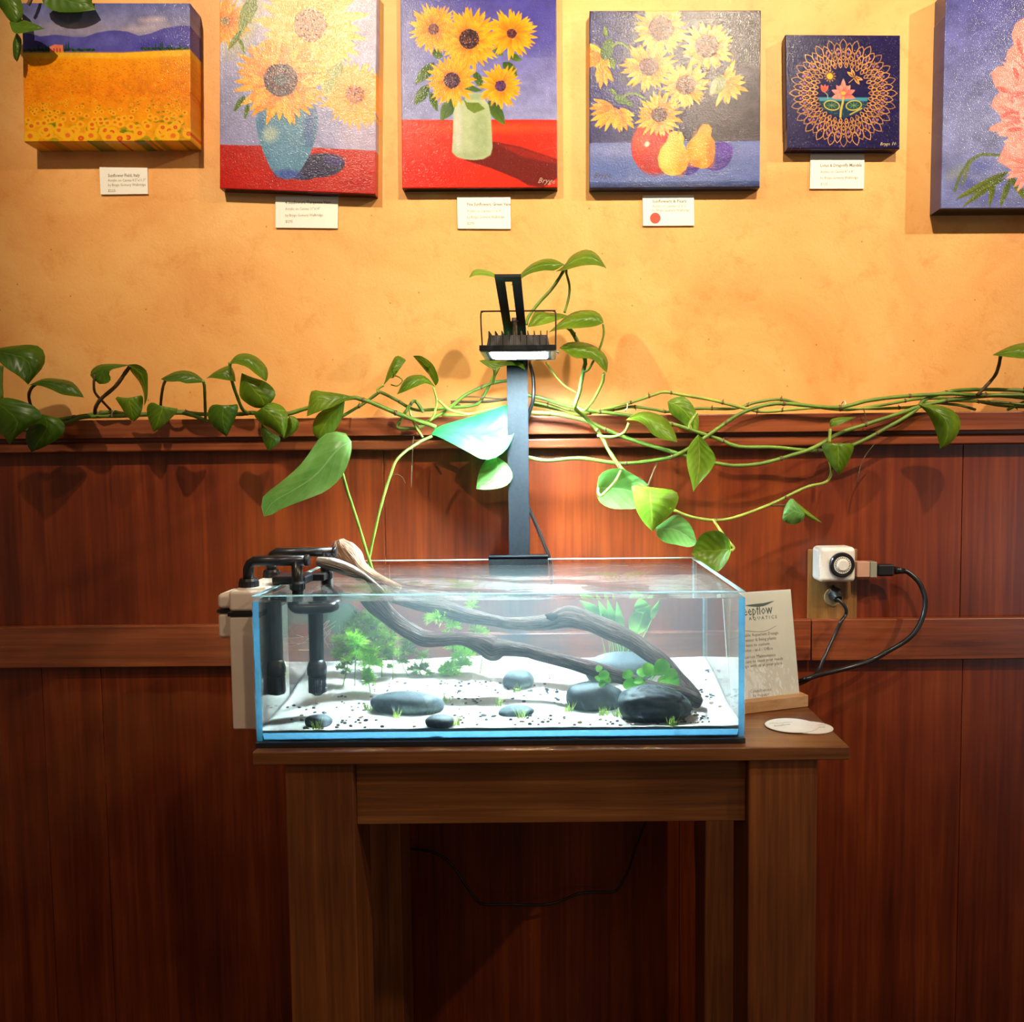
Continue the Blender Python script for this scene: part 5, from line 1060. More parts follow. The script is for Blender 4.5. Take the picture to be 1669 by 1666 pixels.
# coasters
M_CO = plain('white_card_disc', (0.84, 0.76, 0.66), 0.6, var=0.02)
for k, (x, y, r_, lab) in enumerate(((1290, 1184, 0.0345, 'left white paper disc with a small wave logo lying on the tabletop'), (1320, 1186.5, 0.0300, 'right white paper disc overlapping the other on the tabletop'))):
    c = ontable(x, y); z = zt0 + 0.0008 * (1 - k) + 0.0002
    t = empty('paper_disc', (c.x, c.y, z), lab, 'coaster', 'white printed discs on the table')
    build('disc', MB().lathe([(r_, 0), (r_, 0.0006)], 48, Matrix.Translation((c.x, c.y, z)) @ Matrix.Diagonal((1, 0.85, 1, 1))), M_CO, t)
    dx = -0.012 if k == 0 else 0.008
    o = text(t, 'deepflow', (dx, -0.002, 0.0008), 0.0068, M_GREYP, Matrix.Rotation(math.radians(18 if k == 0 else 2), 4, 'Z'), 'CENTER')
    wv2 = [Vector((c.x + dx - 0.016 + 0.032 * i / 12, c.y + 0.006 + 0.005 * (i / 12) * (1 if k == 0 else .3) + 0.001 * math.sin(i * .8), z + 0.0009)) for i in range(13)]
    mb = MB(); mb.grid([[p + Vector((0, 0.0009, 0)) for p in wv2], wv2]); build('wave_logo', mb, M_TEAL, t)
# ------------------------------------------------------------------ painted canvases
NR = np.random.RandomState(4)
def vnoise(h, w, cell, seed):
    r_ = np.random.RandomState(seed); gh, gw = int(h / cell) + 3, int(w / cell) + 3; g = r_.rand(gh, gw)
    y = np.arange(h) / cell; x = np.arange(w) / cell; yi = y.astype(int); xi = x.astype(int); fy = y - yi; fx = x - xi
    fy = (fy * fy * (3 - 2 * fy))[:, None]; fx = (fx * fx * (3 - 2 * fx))[None, :]
    return (g[yi][:, xi] * (1 - fy) * (1 - fx) + g[yi + 1][:, xi] * fy * (1 - fx) + g[yi][:, xi + 1] * (1 - fy) * fx + g[yi + 1][:, xi + 1] * fy * fx)
class Art:
    def __init__(s, x0, y0, x1, y1, res):
        s.x0, s.y0, s.res = x0, y0, res; s.w = int((x1 - x0) * res); s.h = int((y1 - y0) * res); s.a = np.zeros((s.h, s.w, 3)); s.k = 0
        s.Y, s.X = np.mgrid[0:s.h, 0:s.w]; s.X = s.X / res + x0; s.Y = s.Y / res + y0
    def sub(s, xa, ya, xb, yb):
        i0 = max(0, int((ya - s.y0) * s.res) - 1); i1 = min(s.h, int((yb - s.y0) * s.res) + 2); j0 = max(0, int((xa - s.x0) * s.res) - 1); j1 = min(s.w, int((xb - s.x0) * s.res) + 2)
        return (slice(i0, i1), slice(j0, j1)) if i1 > i0 and j1 > j0 else None
    def mix(s, sl, al, c):
        if isinstance(c, tuple): c = np.array(c, float)[None, None, :]
        al = np.clip(al, 0, 1)[..., None]; s.a[sl] = s.a[sl] * (1 - al) + c * al
    def grad(s, y0, y1, c0, c1, xa=-9e9, xb=9e9):
        t = np.clip((s.Y - y0) / (y1 - y0), 0, 1)[..., None]; m = ((s.Y >= y0) & (s.Y <= y1) & (s.X >= xa) & (s.X <= xb))
        c = np.array(c0) * (1 - t) + np.array(c1) * t; s.a[m] = c[m]
    def poly(s, pts, c, soft=0.7, var=0.0):
        xs = [p[0] for p in pts]; ys = [p[1] for p in pts]; sl = s.sub(min(xs) - 2, min(ys) - 2, max(xs) + 2, max(ys) + 2)
        if sl is None: return
        X, Y = s.X[sl], s.Y[sl]; ins = np.zeros(X.shape, bool); dm = np.full(X.shape, 1e9)
        n = len(pts)
        for i in range(n):
            (xa, ya), (xb, yb) = pts[i], pts[(i + 1) % n]
            if ya != yb: ins ^= ((ya > Y) != (yb > Y)) & (X < (xb - xa) * (Y - ya) / (yb - ya) + xa)
            dx, dy = xb - xa, yb - ya; t = np.clip(((X - xa) * dx + (Y - ya) * dy) / (dx * dx + dy * dy + 1e-9), 0, 1); dm = np.minimum(dm, np.hypot(X - xa - t * dx, Y - ya - t * dy))
        s.mix(sl, 0.5 + np.where(ins, dm, -dm) / soft, c)
    def ell(s, cx, cy, rx, ry, c, rot=0, soft=0.8, al=1.0):
        r_ = max(rx, ry) + 2; sl = s.sub(cx - r_, cy - r_, cx + r_, cy + r_)
        if sl is None: return
        X, Y = s.X[sl] - cx, s.Y[sl] - cy; u = X * math.cos(rot) + Y * math.sin(rot); v = -X * math.sin(rot) + Y * math.cos(rot)
        q = np.hypot(u / rx, v / ry); s.mix(sl, np.clip(0.5 + (1 - q) * min(rx, ry) / soft, 0, 1) * al, c)
    def line(s, pts, w, c, al=1.0):
        for (xa, ya), (xb, yb) in zip(pts, pts[1:]):
            sl = s.sub(min(xa, xb) - w - 1, min(ya, yb) - w - 1, max(xa, xb) + w + 1, max(ya, yb) + w + 1)
            if sl is None: continue
            X, Y = s.X[sl], s.Y[sl]; dx, dy = xb - xa, yb - ya; t = np.clip(((X - xa) * dx + (Y - ya) * dy) / (dx * dx + dy * dy + 1e-9), 0, 1)
            s.mix(sl, (w * 0.5 - np.hypot(X - xa - t * dx, Y - ya - t * dy)) / 0.7 + 0.5 if al == 1 else al * np.clip((w * 0.5 - np.hypot(X - xa - t * dx, Y - ya - t * dy)) / 0.7 + 0.5, 0, 1), c)
    def petal(s, x, y, ang, L, w, c, c2, bend=0.0):
        cx, cy = x + math.cos(ang) * L / 2, y + math.sin(ang) * L / 2; r_ = L / 2 + abs(w) + 2 + abs(bend); sl = s.sub(cx - r_, cy - r_, cx + r_, cy + r_)
        if sl is None: return
        X, Y = s.X[sl] - x, s.Y[sl] - y; u = (X * math.cos(ang) + Y * math.sin(ang)) / L; v = (-X * math.sin(ang) + Y * math.cos(ang)) - bend * u * u
        uc = np.clip(u, 0, 1); hw = w * np.sin(math.pi * uc ** 0.85) ** 0.8
        al = np.where((u > 0) & (u < 1), (hw - np.abs(v)) / 0.8 + 0.3, 0)
        t = (uc * 0.75 + 0.25 * (v / (w + .01)))[..., None]; t = np.clip(t, 0, 1)
        col = np.array(c) * (1 - t) + np.array(c2) * t
        s.mix(sl, al, col)
    def flower(s, cx, cy, R_, cr, n=34, sq=1.0, rot=0.0, pal=None, seed=0, ctr=((60, 35, 40), (120, 60, 30)), layers=3):
        rr = random.Random(seed + 17); pal = pal or [((238, 120, 8), (255, 196, 20)), ((246, 150, 8), (255, 214, 40)), ((225, 140, 10), (255, 205, 10))]
        for ly in range(layers):
            for i in range(n):
                a = 2 * math.pi * (i + rr.uniform(-.4, .4)) / n; L = R_ * (1.03 - 0.14 * ly) * rr.uniform(0.85, 1.08) - cr * 0.7; ex, ey = math.cos(a), math.sin(a) * sq
                an = math.atan2(ey, ex); sc_ = math.hypot(ex, ey)
                c1, c2 = rr.choice(pal); s.petal(cx + ex * cr * 0.7, cy + ey * cr * 0.7, an + rr.uniform(-.15, .15), max(3, L * sc_), R_ * 0.085, c1, c2, rr.uniform(-3, 3))
        s.ell(cx, cy, cr, cr * sq, ctr[0], rot)
        for i in range(int(cr * cr * 0.5)):
            a = rr.uniform(0, 6.28); q = cr * math.sqrt(rr.random()) * 1.05; c = rr.choice([ctr[0], ctr[1], (30, 18, 30), (95, 60, 70)])
            s.ell(cx + math.cos(a) * q, cy + math.sin(a) * q * sq, 1.0, 1.0, c)
    def lf(s, x0, y0, x1, y1, w, c=(60, 100, 25), c2=(110, 150, 40)):
        a = math.atan2(y1 - y0, x1 - x0); s.petal(x0, y0, a, math.hypot(x1 - x0, y1 - y0), w, c, c2, 2)
        s.line([(x0, y0), (x1, y1)], 0.8, (40, 60, 15), 0.6)
    def mottle(s, amt, cell, seed):
        n_ = vnoise(s.h, s.w, cell * s.res, seed)[..., None] - 0.5; n2 = vnoise(s.h, s.w, cell * s.res * 0.35, seed + 1)[..., None] - 0.5; s.a *= 1 + amt * (n_ * 1.2 + n2 * 0.8)
    def brush(s, n, L, w, amt, seed, region=None, horiz=True):
        rr = random.Random(seed); x0, y0, x1, y1 = region or (s.x0, s.y0, s.x0 + s.w / s.res, s.y0 + s.h / s.res)
        for i in range(n):
            x = rr.uniform(x0, x1); y = rr.uniform(y0, y1); j = min(s.w - 1, max(0, int((x - s.x0) * s.res))); i_ = min(s.h - 1, max(0, int((y - s.y0) * s.res)))
            c = s.a[i_, j] * (1 + rr.uniform(-amt, amt)); a = rr.uniform(-.3, .3) + (0 if horiz else 1.57); s.line([(x, y), (x + math.cos(a) * L, y + math.sin(a) * L)], w, tuple(c), 0.6)

def canvasmat():
    m, nt, out = mat('acrylic_paint_on_canvas'); b = N(nt, 'ShaderNodeBsdfPrincipled'); b.inputs['Roughness'].default_value = 0.19; b.inputs['Specular IOR Level'].default_value = 0.3
    at = N(nt, 'ShaderNodeAttribute', attribute_name='paint'); nt.links.new(at.outputs['Color'], b.inputs['Base Color'])
    tc = N(nt, 'ShaderNodeTexCoord'); n1 = N(nt, 'ShaderNodeTexNoise'); n1.inputs['Scale'].default_value = 620; n1.inputs['Detail'].default_value = 1; nt.links.new(tc.outputs['Object'], n1.inputs['Vector'])
    bp = N(nt, 'ShaderNodeBump'); bp.inputs['Distance'].default_value = 0.0010; bp.inputs['Strength'].default_value = 0.38; nt.links.new(n1.outputs['Fac'], bp.inputs['Height']); nt.links.new(bp.outputs[0], b.inputs['Normal'])
    nt.links.new(b.outputs[0], out.inputs[0]); return m
M_CANVAS = canvasmat(); M_RAWC = plain('raw_canvas_back', (0.5, 0.45, 0.36), 0.8)
def canvas(art, TL, TR, BR, BL, thick, label, bottom=None, side=None):
    df = 1.4695 - thick; tl, tr, br, bl = [P(x, y, df) for x, y in (TL, TR, BR, BL)]
    h, w = art.h, art.w
    u = np.linspace(0, 1, w)[None, :, None]; v = np.linspace(0, 1, h)[:, None, None]
    g = (np.array(tl) * (1 - u) * (1 - v) + np.array(tr) * u * (1 - v) + np.array(bl) * (1 - u) * v + np.array(br) * u * v)
    org = np.array([(tl.x + br.x) / 2, -0.0005, bl.z]); root = empty('canvas_painting', org, label, 'painting', 'paintings hung in a row on the wall')
    verts = (g - org).reshape(-1, 3)
    idx = np.arange(h * w).reshape(h, w)
    q = np.stack([idx[:-1, :-1], idx[1:, :-1], idx[1:, 1:], idx[:-1, 1:]], -1).reshape(-1, 4)
    ring = np.concatenate([idx[0, :], idx[1:, -1], idx[-1, -2::-1], idx[-2:0:-1, 0]])
    col = np.clip(art.a, 0, 255) / 255.0; colL = np.where(col <= 0.04045, col / 12.92, ((col + 0.055) / 1.055) ** 2.4).reshape(-1, 3) * np.array([0.80, 0.67, 0.68])
    rv = verts[ring]; rc = colL[ring].copy()
    # rounded canvas edge: one ring slightly in depth, one at the back
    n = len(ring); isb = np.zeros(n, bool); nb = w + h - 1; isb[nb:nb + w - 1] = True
    b1 = rv.copy(); b1[:, 1] += 0.0022; cen = verts.mean(0); out_ = rv - cen; out_[:, 1] = 0
    sgx = np.sign(out_[:, 0]) * (np.isclose(np.abs(out_[:, 0]), np.abs(out_[:, 0]).max(), rtol=0.03)); sgz = np.sign(out_[:, 2]) * (np.isclose(np.abs(out_[:, 2]), np.abs(out_[:, 2]).max(), rtol=0.03))
    b1[:, 0] += sgx * 0.0008; b1[:, 2] += sgz * 0.0008
    b2 = b1.copy(); b2[:, 1] = rv[:, 1] + thick
    sc1 = rc.copy(); 
    if bottom is not None: sc1[isb] = np.array(lin(bottom))  # dark bottom colours put the shade under a canvas into its edge
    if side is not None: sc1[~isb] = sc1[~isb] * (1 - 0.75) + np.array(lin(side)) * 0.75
    V_ = np.concatenate([verts, b1, b2]); Cc = np.concatenate([colL, sc1, sc1]); k = h * w
    i = np.arange(n); j_ = (i + 1) % n
    s1 = np.stack([ring[i], ring[j_], k + j_, k + i], -1); s2 = np.stack([k + i, k + j_, k + n + j_, k + n + i], -1)
    F = np.concatenate([q, s1, s2]).astype(np.int32)
    me = bpy.data.meshes.new('painted_canvas'); me.vertices.add(len(V_)); me.vertices.foreach_set('co', V_.ravel().astype(np.float32))
    me.loops.add(F.size); me.loops.foreach_set('vertex_index', F.ravel()); me.polygons.add(len(F)); me.polygons.foreach_set('loop_start', np.arange(0, F.size, 4, dtype=np.int32)); me.polygons.foreach_set('loop_total', np.full(len(F), 4, np.int32))
    me.update(calc_edges=True); me.validate()
    ca = me.color_attributes.new('paint', 'FLOAT_COLOR', 'POINT'); c4 = np.ones((len(V_), 4), np.float32); c4[:, :3] = Cc; ca.data.foreach_set('color', c4.ravel())
    me.materials.append(M_CANVAS); o = bpy.data.objects.new('painted_canvas', me); COL.objects.link(o); o.parent = root
    # wooden stretcher behind
    z0, z1 = min(bl.z, br.z) + 0.004, max(tl.z, tr.z) - 0.004; x0, x1 = min(bl.x, tl.x) + 0.006, max(br.x, tr.x) - 0.006
    mb = MB(); yb_ = -0.0008; w_ = min(0.012, thick * 0.5)
    mb.box(x0, x1, yb_ - w_, yb_, z0, z0 + 0.02).box(x0, x1, yb_ - w_, yb_, z1 - 0.02, z1).box(x0, x0 + 0.02, yb_ - w_, yb_, z0 + 0.02, z1 - 0.02).box(x1 - 0.02, x1, yb_ - w_, yb_, z0 + 0.02, z1 - 0.02)
    return root

# 1 field of sunflowers
A = Art(36, 4, 311, 231, 1.2)
A.grad(4, 60, (104, 118, 186), (160, 163, 190)); A.mottle(0.10, 30, 1)
A.ell(250, 31, 22, 5, (188, 184, 200), -0.05, 6); A.ell(236, 44, 40, 5, (176, 174, 194), -0.1, 8); A.ell(120, 42, 50, 6, (150, 152, 178), 0, 8)
A.poly([(30, 52), (48, 53), (65, 58), (89, 55), (105, 57), (119, 59), (138, 59), (158, 52), (175, 49), (188, 48), (208, 50), (227, 57), (247, 53), (267, 45), (285, 42), (297, 40), (315, 41), (315, 90), (30, 90)], (84, 84, 176))
for (x, y, rx, ry, c) in ((175, 66, 28, 9, (100, 104, 196)), (250, 72, 30, 7, (62, 62, 178)), (60, 70, 28, 9, (70, 72, 150)), (285, 62, 22, 10, (92, 96, 190)), (110, 66, 30, 8, (92, 96, 182))): A.ell(x, y, rx, ry, c, -0.1, 8, 0.7)
rr = random.Random(1)
for x in list(range(38, 155, 3)) + list(range(232, 310, 3)): A.ell(x, 82 - (x > 230) * 2 - rr.uniform(0, 3), 2.6, 2.2, rr.choice([(28, 66, 38), (48, 92, 40), (36, 56, 70)]))
for x in (62, 74, 78, 103, 107, 111, 254, 262, 265, 276, 280, 294, 301): A.petal(x, 83, -math.pi / 2, rr.uniform(10, 19), 1.4, (24, 60, 40), (30, 80, 50))
A.poly([(80, 75), (88, 71), (102, 72), (103, 86), (80, 86)], (236, 140, 105)); 
for x in (87, 92, 97): A.line([(x, 78), (x, 84)], 1.8, (190, 50, 30))
A.poly([(30, 86), (110, 85), (200, 85), (250, 82), (315, 80), (315, 240), (30, 240)], (255, 168, 12))
A.grad(90, 150, (255, 172, 14), (248, 146, 10)); A.grad(150, 231, (248, 148, 10), (255, 186, 18)); A.poly([(30, 84), (110, 84), (200, 84.5), (315, 79.5), (315, 90), (200, 94), (30, 92)], (255, 200, 44), 4)
A.mottle(0.10, 12, 5)
for i in range(900):
    x = rr.uniform(36, 311); y = rr.uniform(96, 165); A.ell(x, y, rr.uniform(.6, 1.6), 0.6, rr.choice([(225, 105, 10), (255, 190, 30), (210, 90, 15)]), al=0.7)
for i in range(230):
    t = rr.random() ** 0.7; y = 140 + 88 * t; x = rr.uniform(38, 309); r_ = 0.9 + 4.6 * t * t
    A.ell(x + r_, y + r_ * 0.8, r_ * 1.6, r_ * 0.8, rr.choice([(120, 150, 20), (60, 120, 20), (200, 160, 10), (250, 160, 10)]), al=0.55)
for i in range(170):
    t = rr.random() ** 0.8; y = 128 + 98 * t; x = rr.uniform(38, 309); r_ = 0.7 + 7.2 * t * t
    A.ell(x, y, r_ * 1.5, r_ * 1.25, (255, 200, 30), al=0.9); A.ell(x, y, r_ * 0.62, r_ * 0.55, rr.choice([(235, 100, 20), (226, 84, 20), (245, 128, 30)]))
    A.ell(x, y, r_ * 0.3, r_ * 0.3, (230, 130, 50))
canvas(A, (36, 5), (308.5, 5.5), (310.5, 229), (40, 230.5), 0.044, 'deep canvas of an orange sunflower field with blue hills, leftmost on the wall')
# 2 four sunflowers in turquoise vase
A = Art(358, -16, 614, 317, 1.15)
A.a[:] = (150, 160, 206); A.grad(-20, 130, (196, 196, 214), (160, 168, 210)); A.mottle(0.12, 26, 11)
A.ell(400, 150, 30, 80, (150, 165, 210), 0, 30, .6); A.ell(590, 220, 40, 25, (190, 180, 205), 0, 18, .6)
for c, args in (((198, 206, 140), (395, 40, 22, 60)),): A.ell(*args, c, 0.4, 12, 0.5)
A.flower(366, 35, 44, 8, 26, seed=3, ctr=((190, 160, 60), (160, 150, 60)))
for (a0, b0, a1, b1, w) in ((404, 0, 392, 60, 9), (392, 50, 372, 84, 5), (412, -14, 408, 40, 8), (388, 62, 400, 88, 4), (420, 10, 396, 30, 5)): A.lf(a0, b0, a1, b1, w, (96, 130, 30), (160, 176, 60))
A.flower(505, 40, 92, 26, 38, seed=5, pal=[((250, 190, 70), (255, 226, 140)), ((248, 176, 50), (255, 214, 110))], ctr=((196, 140, 90), (120, 90, 110)))  # pale petals: spotlight glare on the canvas put into their colour
A.flower(578, 152, 58, 15, 34, seed=6, pal=[((244, 150, 40), (255, 205, 110)), ((240, 170, 60), (252, 190, 90))], ctr=((200, 110, 40), (150, 80, 50)))
A.lf(540, 110, 530, 160, 12, (150, 170, 80), (190, 190, 110)); A.lf(556, 100, 540, 130, 9, (140, 165, 80), (180, 190, 110))
A.poly([(350, 241.5), (430, 241.5), (520, 242), (620, 244), (620, 330), (350, 330)], (192, 26, 8))
A.ell(400, 285, 40, 20, (205, 34, 10), 0, 20, .6); A.ell(590, 300, 30, 12, (170, 20, 10), 0, 12, .6)
A.ell(523, 271, 39, 20, (34, 30, 78), -0.12, 1.4); A.ell(500, 282, 26, 14, (34, 30, 78), -0.2, 1.4); A.ell(545, 262, 17, 9, (60, 40, 130), 0, 6, 0.7)
vs = [(421, 172), (416, 200), (420, 225), (430, 255), (441, 280), (452, 292), (466, 296), (480, 293), (493, 276), (506, 252), (515, 224), (519.5, 195), (513, 172), (497, 164), (440, 164)]
A.poly(vs, (84, 150, 186)); A.ell(440, 222, 14, 14, (178, 208, 190), 0, 12, .8); A.ell(462, 250, 20, 26, (96, 160, 200), 0, 16, .7); A.ell(505, 205, 10, 34, (50, 92, 160), 0.05, 9, .8); A.ell(470, 288, 22, 8, (50, 80, 180), 0, 7, .8); A.ell(465, 190, 30, 12, (70, 130, 150), 0, 10, .7); A.ell(426, 200, 5, 25, (70, 120, 170), 0, 5, .6)
A.lf(398, 158, 382, 186, 5); A.lf(404, 170, 400, 198, 4)
A.flower(457, 131, 76, 27, 40, seed=8, sq=0.98, pal=[((242, 132, 20), (255, 200, 50)), ((250, 165, 20), (255, 214, 70)), ((236, 120, 10), (252, 180, 30))], ctr=((70, 34, 60), (190, 110, 50)), layers=4)
A.ell(457, 131, 11, 10, (60, 60, 80), 0, 3); A.ell(457, 131, 4, 4, (30, 26, 40))
for i in range(70): a = i / 70 * 6.283; q = 23 + rr.uniform(-4, 4); A.ell(457 + q * math.cos(a), 131 + q * math.sin(a), 2.2, 1.6, rr.choice([(56, 26, 60), (80, 40, 60), (40, 20, 40)]), a)
A.brush(900, 5, 1.2, 0.09, 2); A.mottle(0.06, 8, 9)
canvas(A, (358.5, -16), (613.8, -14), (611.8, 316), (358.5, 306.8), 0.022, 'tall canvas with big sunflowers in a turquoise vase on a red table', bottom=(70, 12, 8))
# 3 five sunflowers, green vase
A = Art(653, -17, 908, 307, 1.15)
q = lambda x, y: (630 + x / 4.166, y / 4.166)
A.a[:] = (60, 60, 160); A.grad(-20, 196, (66, 64, 160), (150, 166, 220)); t = np.clip((A.X - 653) / 120, 0, 1)[..., None]; A.a[:] = A.a * t + (1 - t) * (A.a * 0.6 + np.array((130, 150, 200)) * 0.4)
A.ell(890, 40, 50, 50, (58, 54, 160), 0, 40, .6); A.mottle(0.10, 20, 21); A.brush(900, 9, 1.6, 0.08, 4)
A.poly([q(80, 806), q(1180, 810), q(1180, 1300), q(80, 1300)], (238, 44, 16)); A.ell(800, 208, 120, 8, (252, 86, 30), 0, 10, .8); A.ell(690, 280, 60, 26, (225, 26, 12), 0, 25, .7); A.brush(500, 14, 1.6, 0.08, 5, (653, 198, 908, 306))
A.poly([q(*p) for p in ((520, 1085), (640, 1020), (712, 955), (900, 992), (1170, 1085), (1170, 1200), (1060, 1275), (960, 1262), (880, 1215), (700, 1140))], (112, 22, 14), 2.5)
A.poly([q(*p) for p in ((740, 970), (900, 1000), (1170, 1090), (1170, 1120), (900, 1060))], (150, 30, 14), 4)
for (x0, y0, x1, y1, w) in ((320, 420, 195, 570, 9), (280, 570, 190, 710, 9), (290, 620, 345, 750, 6), (450, 660, 370, 820, 11), (690, 680, 805, 840, 10), (790, 420, 890, 510, 9), (740, 300, 790, 370, 9), (590, 480, 660, 600, 7), (400, 300, 440, 260, 6), (310, 340, 380, 380, 8), (830, 370, 920, 400, 6)):
    A.lf(*q(x0, y0), *q(x1, y1), w, (46, 84, 24), (98, 140, 40))
A.flower(*q(318, 195), 41, 9, 34, seed=31, ctr=((130, 80, 60), (90, 50, 90))); A.flower(*q(850, 225), 43, 8, 34, seed=32, sq=.95, ctr=((80, 40, 60), (150, 80, 40)))
A.poly([q(*p) for p in ((530, 625), (528, 670), (465, 700), (448, 760), (444, 900), (436, 1030), (470, 1062), (520, 1078), (585, 1085), (650, 1078), (700, 1050), (714, 1000), (708, 880), (704, 780), (690, 710), (660, 665), (655, 625))], (178, 206, 160))
A.ell(*q(640, 880), 14, 40, (150, 184, 130), 0, 12, .7); A.ell(*q(480, 860), 6, 40, (205, 222, 205), 0, 6, .8); A.ell(*q(570, 1050), 26, 6, (160, 190, 140), 0, 6, .7); A.ell(*q(600, 650), 14, 5, (130, 170, 130), 0, 5, .6)
A.flower(*q(560, 262), 51, 16, 40, seed=33, ctr=((50, 24, 30), (170, 90, 50)), layers=4); A.flower(*q(440, 540), 42, 13, 38, seed=34, ctr=((70, 30, 70), (120, 70, 30))); A.flower(*q(772, 580), 37, 9, 34, seed=35, ctr=((90, 50, 110), (110, 60, 50)))
A.poly([q(*p) for p in ((520, 600), (580, 575), (650, 610), (600, 620))], (70, 110, 40)); A.poly([q(*p) for p in ((505, 645), (540, 690), (620, 692), (665, 735), (590, 765), (545, 735))], (104, 140, 40)); A.mottle(0.05, 8, 23)
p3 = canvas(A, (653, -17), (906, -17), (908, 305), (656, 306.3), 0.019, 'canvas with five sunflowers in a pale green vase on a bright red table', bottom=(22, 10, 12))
# 4 sunflowers and pears
A = Art(961, 17, 1241, 307, 1.15)
q = lambda x, y: (940 + x / 4.166, y / 4.166)
A.a[:] = (48, 52, 116); t = np.clip((A.X - 985) / 170, 0, 1)[..., None]; A.a[:] = A.a * (1 - t) + np.array((58, 48, 62)) * t; A.mottle(0.22, 14, 41); A.brush(1300, 6, 1.6, 0.22, 6)
A.poly([q(60, 966), q(700, 962), q(1290, 958), q(1290, 1300), q(60, 1300)], (100, 124, 190)); A.ell(*q(330, 1010), 60, 10, (126, 146, 206), 0, 12, .8); A.ell(*q(260, 1150), 50, 14, (78, 108, 182), 0, 14, .7); A.ell(*q(1150, 1020), 30, 14, (112, 132, 204), 0, 14, .8); A.grad(296, 308, (70, 98, 160), (36, 44, 84))
A.brush(500, 12, 1.6, 0.08, 7, (961, 232, 1240, 298))
A.ell(*q(960, 1060), 27, 22, (72, 48, 150), -0.7, 2); A.ell(*q(760, 1140), 20, 11, (66, 44, 150), -0.2, 2); A.ell(*q(1010, 1020), 14, 12, (100, 70, 190), -0.7, 6, .7)
A.ell(*q(520, 995), 36, 43, (206, 44, 22)); A.ell(*q(540, 1110), 26, 18, (170, 26, 26), 0, 10, .8); A.ell(*q(450, 930), 14, 22, (230, 80, 40), 0.3, 10, .8); A.ell(*q(478, 975), 4, 5, (255, 220, 190), 0.5, 2.5)
yl = [((238, 136, 16), (255, 206, 40)), ((250, 160, 20), (255, 220, 60)), ((226, 120, 20), (250, 190, 30))]
bc = ((112, 82, 60), (140, 110, 80))
def halfflower(x, y, ang, L, n, spread, seed):
    rr = random.Random(seed)
    for i in range(n):
        a = ang + spread * (i / (n - 1) - 0.5) * 2 + rr.uniform(-.1, .1); c1, c2 = rr.choice(yl); A.petal(x + rr.uniform(-3, 3), y + rr.uniform(-5, 5), a, L * rr.uniform(.7, 1.1), 4.6, c1, c2, rr.uniform(-4, 4))
halfflower(*q(175, 350), 2.4, 34, 16, 1.3, 1); halfflower(*q(170, 440), 1.4, 32, 9, .6, 12); A.ell(*q(205, 330), 10, 18, (62, 100, 40), 0.3); A.lf(*q(200, 250), *q(180, 175), 4); A.lf(*q(230, 380), *q(260, 465), 5); A.line([q(240, 310), q(270, 288), q(310, 290), q(350, 320)], 4, (96, 130, 60))
halfflower(*q(235, 730), 1.9, 38, 17, 1.5, 2); halfflower(*q(285, 745), 1.1, 34, 9, .7, 22); A.ell(*q(300, 670), 12, 7, (58, 98, 40), 0.4); A.line([q(300, 665), q(340, 632), q(400, 630), q(465, 665)], 3.6, (90, 126, 60)); A.lf(*q(270, 640), *q(220, 600), 4); A.lf(*q(330, 690), *q(380, 700), 4)
A.flower(*q(570, 190), 46, 19.5, 26, seed=51, pal=yl, ctr=bc, layers=2); A.flower(*q(885, 312), 44, 19, 26, seed=52, pal=yl, ctr=bc, layers=2, sq=.95)
A.flower(*q(490, 448), 46, 15.5, 26, seed=53, pal=yl, ctr=((106, 72, 60), (140, 100, 90)), layers=2, sq=.92)
halfflower(*q(1020, 560), 0.3, 36, 17, 1.7, 3); A.ell(*q(965, 570), 11, 17, (120, 140, 80), 0.5); A.ell(*q(930, 590), 5, 14, (170, 180, 140), 0.3, 3)
A.flower(*q(742, 572), 40, 15.5, 26, seed=54, pal=yl, ctr=((120, 84, 50), (90, 60, 40)), layers=2); A.flower(*q(560, 775), 40, 12.5, 24, seed=55, pal=yl, ctr=((96, 60, 40), (60, 34, 20)), layers=2, sq=.95)
A.poly([q(*p) for p in ((630, 900), (665, 885), (715, 895), (730, 930), (728, 975), (760, 1040), (768, 1090), (745, 1150), (700, 1185), (650, 1195), (600, 1180), (560, 1130), (550, 1070), (570, 1010), (610, 960))], (248, 196, 70)); A.ell(*q(720, 1110), 8, 20, (238, 160, 40), 0.2, 7, .8); A.ell(*q(610, 1060), 11, 20, (255, 224, 100), 0, 10, .8)
A.poly([q(*p) for p in ((835, 865), (860, 840), (900, 842), (922, 870), (915, 920), (940, 960), (944, 1030), (930, 1100), (895, 1140), (850, 1145), (790, 1125), (770, 1100), (748, 1040), (750, 985), (780, 945), (820, 910))], (244, 166, 30)); A.ell(*q(915, 1040), 6, 22, (236, 120, 30), 0, 6, .8); A.ell(*q(830, 980), 10, 20, (252, 196, 60), 0, 10, .8); A.ell(*q(800, 1110), 12, 6, (236, 130, 30), 0, 5, .7)
A.line([q(690, 905), q(695, 880)], 1.4, (120, 80, 20)); A.line([q(885, 850), q(890, 838)], 1.6, (120, 80, 20)); A.mottle(0.05, 8, 43)
p4 = canvas(A, (961.6, 18), (1240, 17.3), (1238, 304.5), (961.6, 306.5), 0.020, 'square canvas with sunflowers, a red pot and two yellow pears on blue')
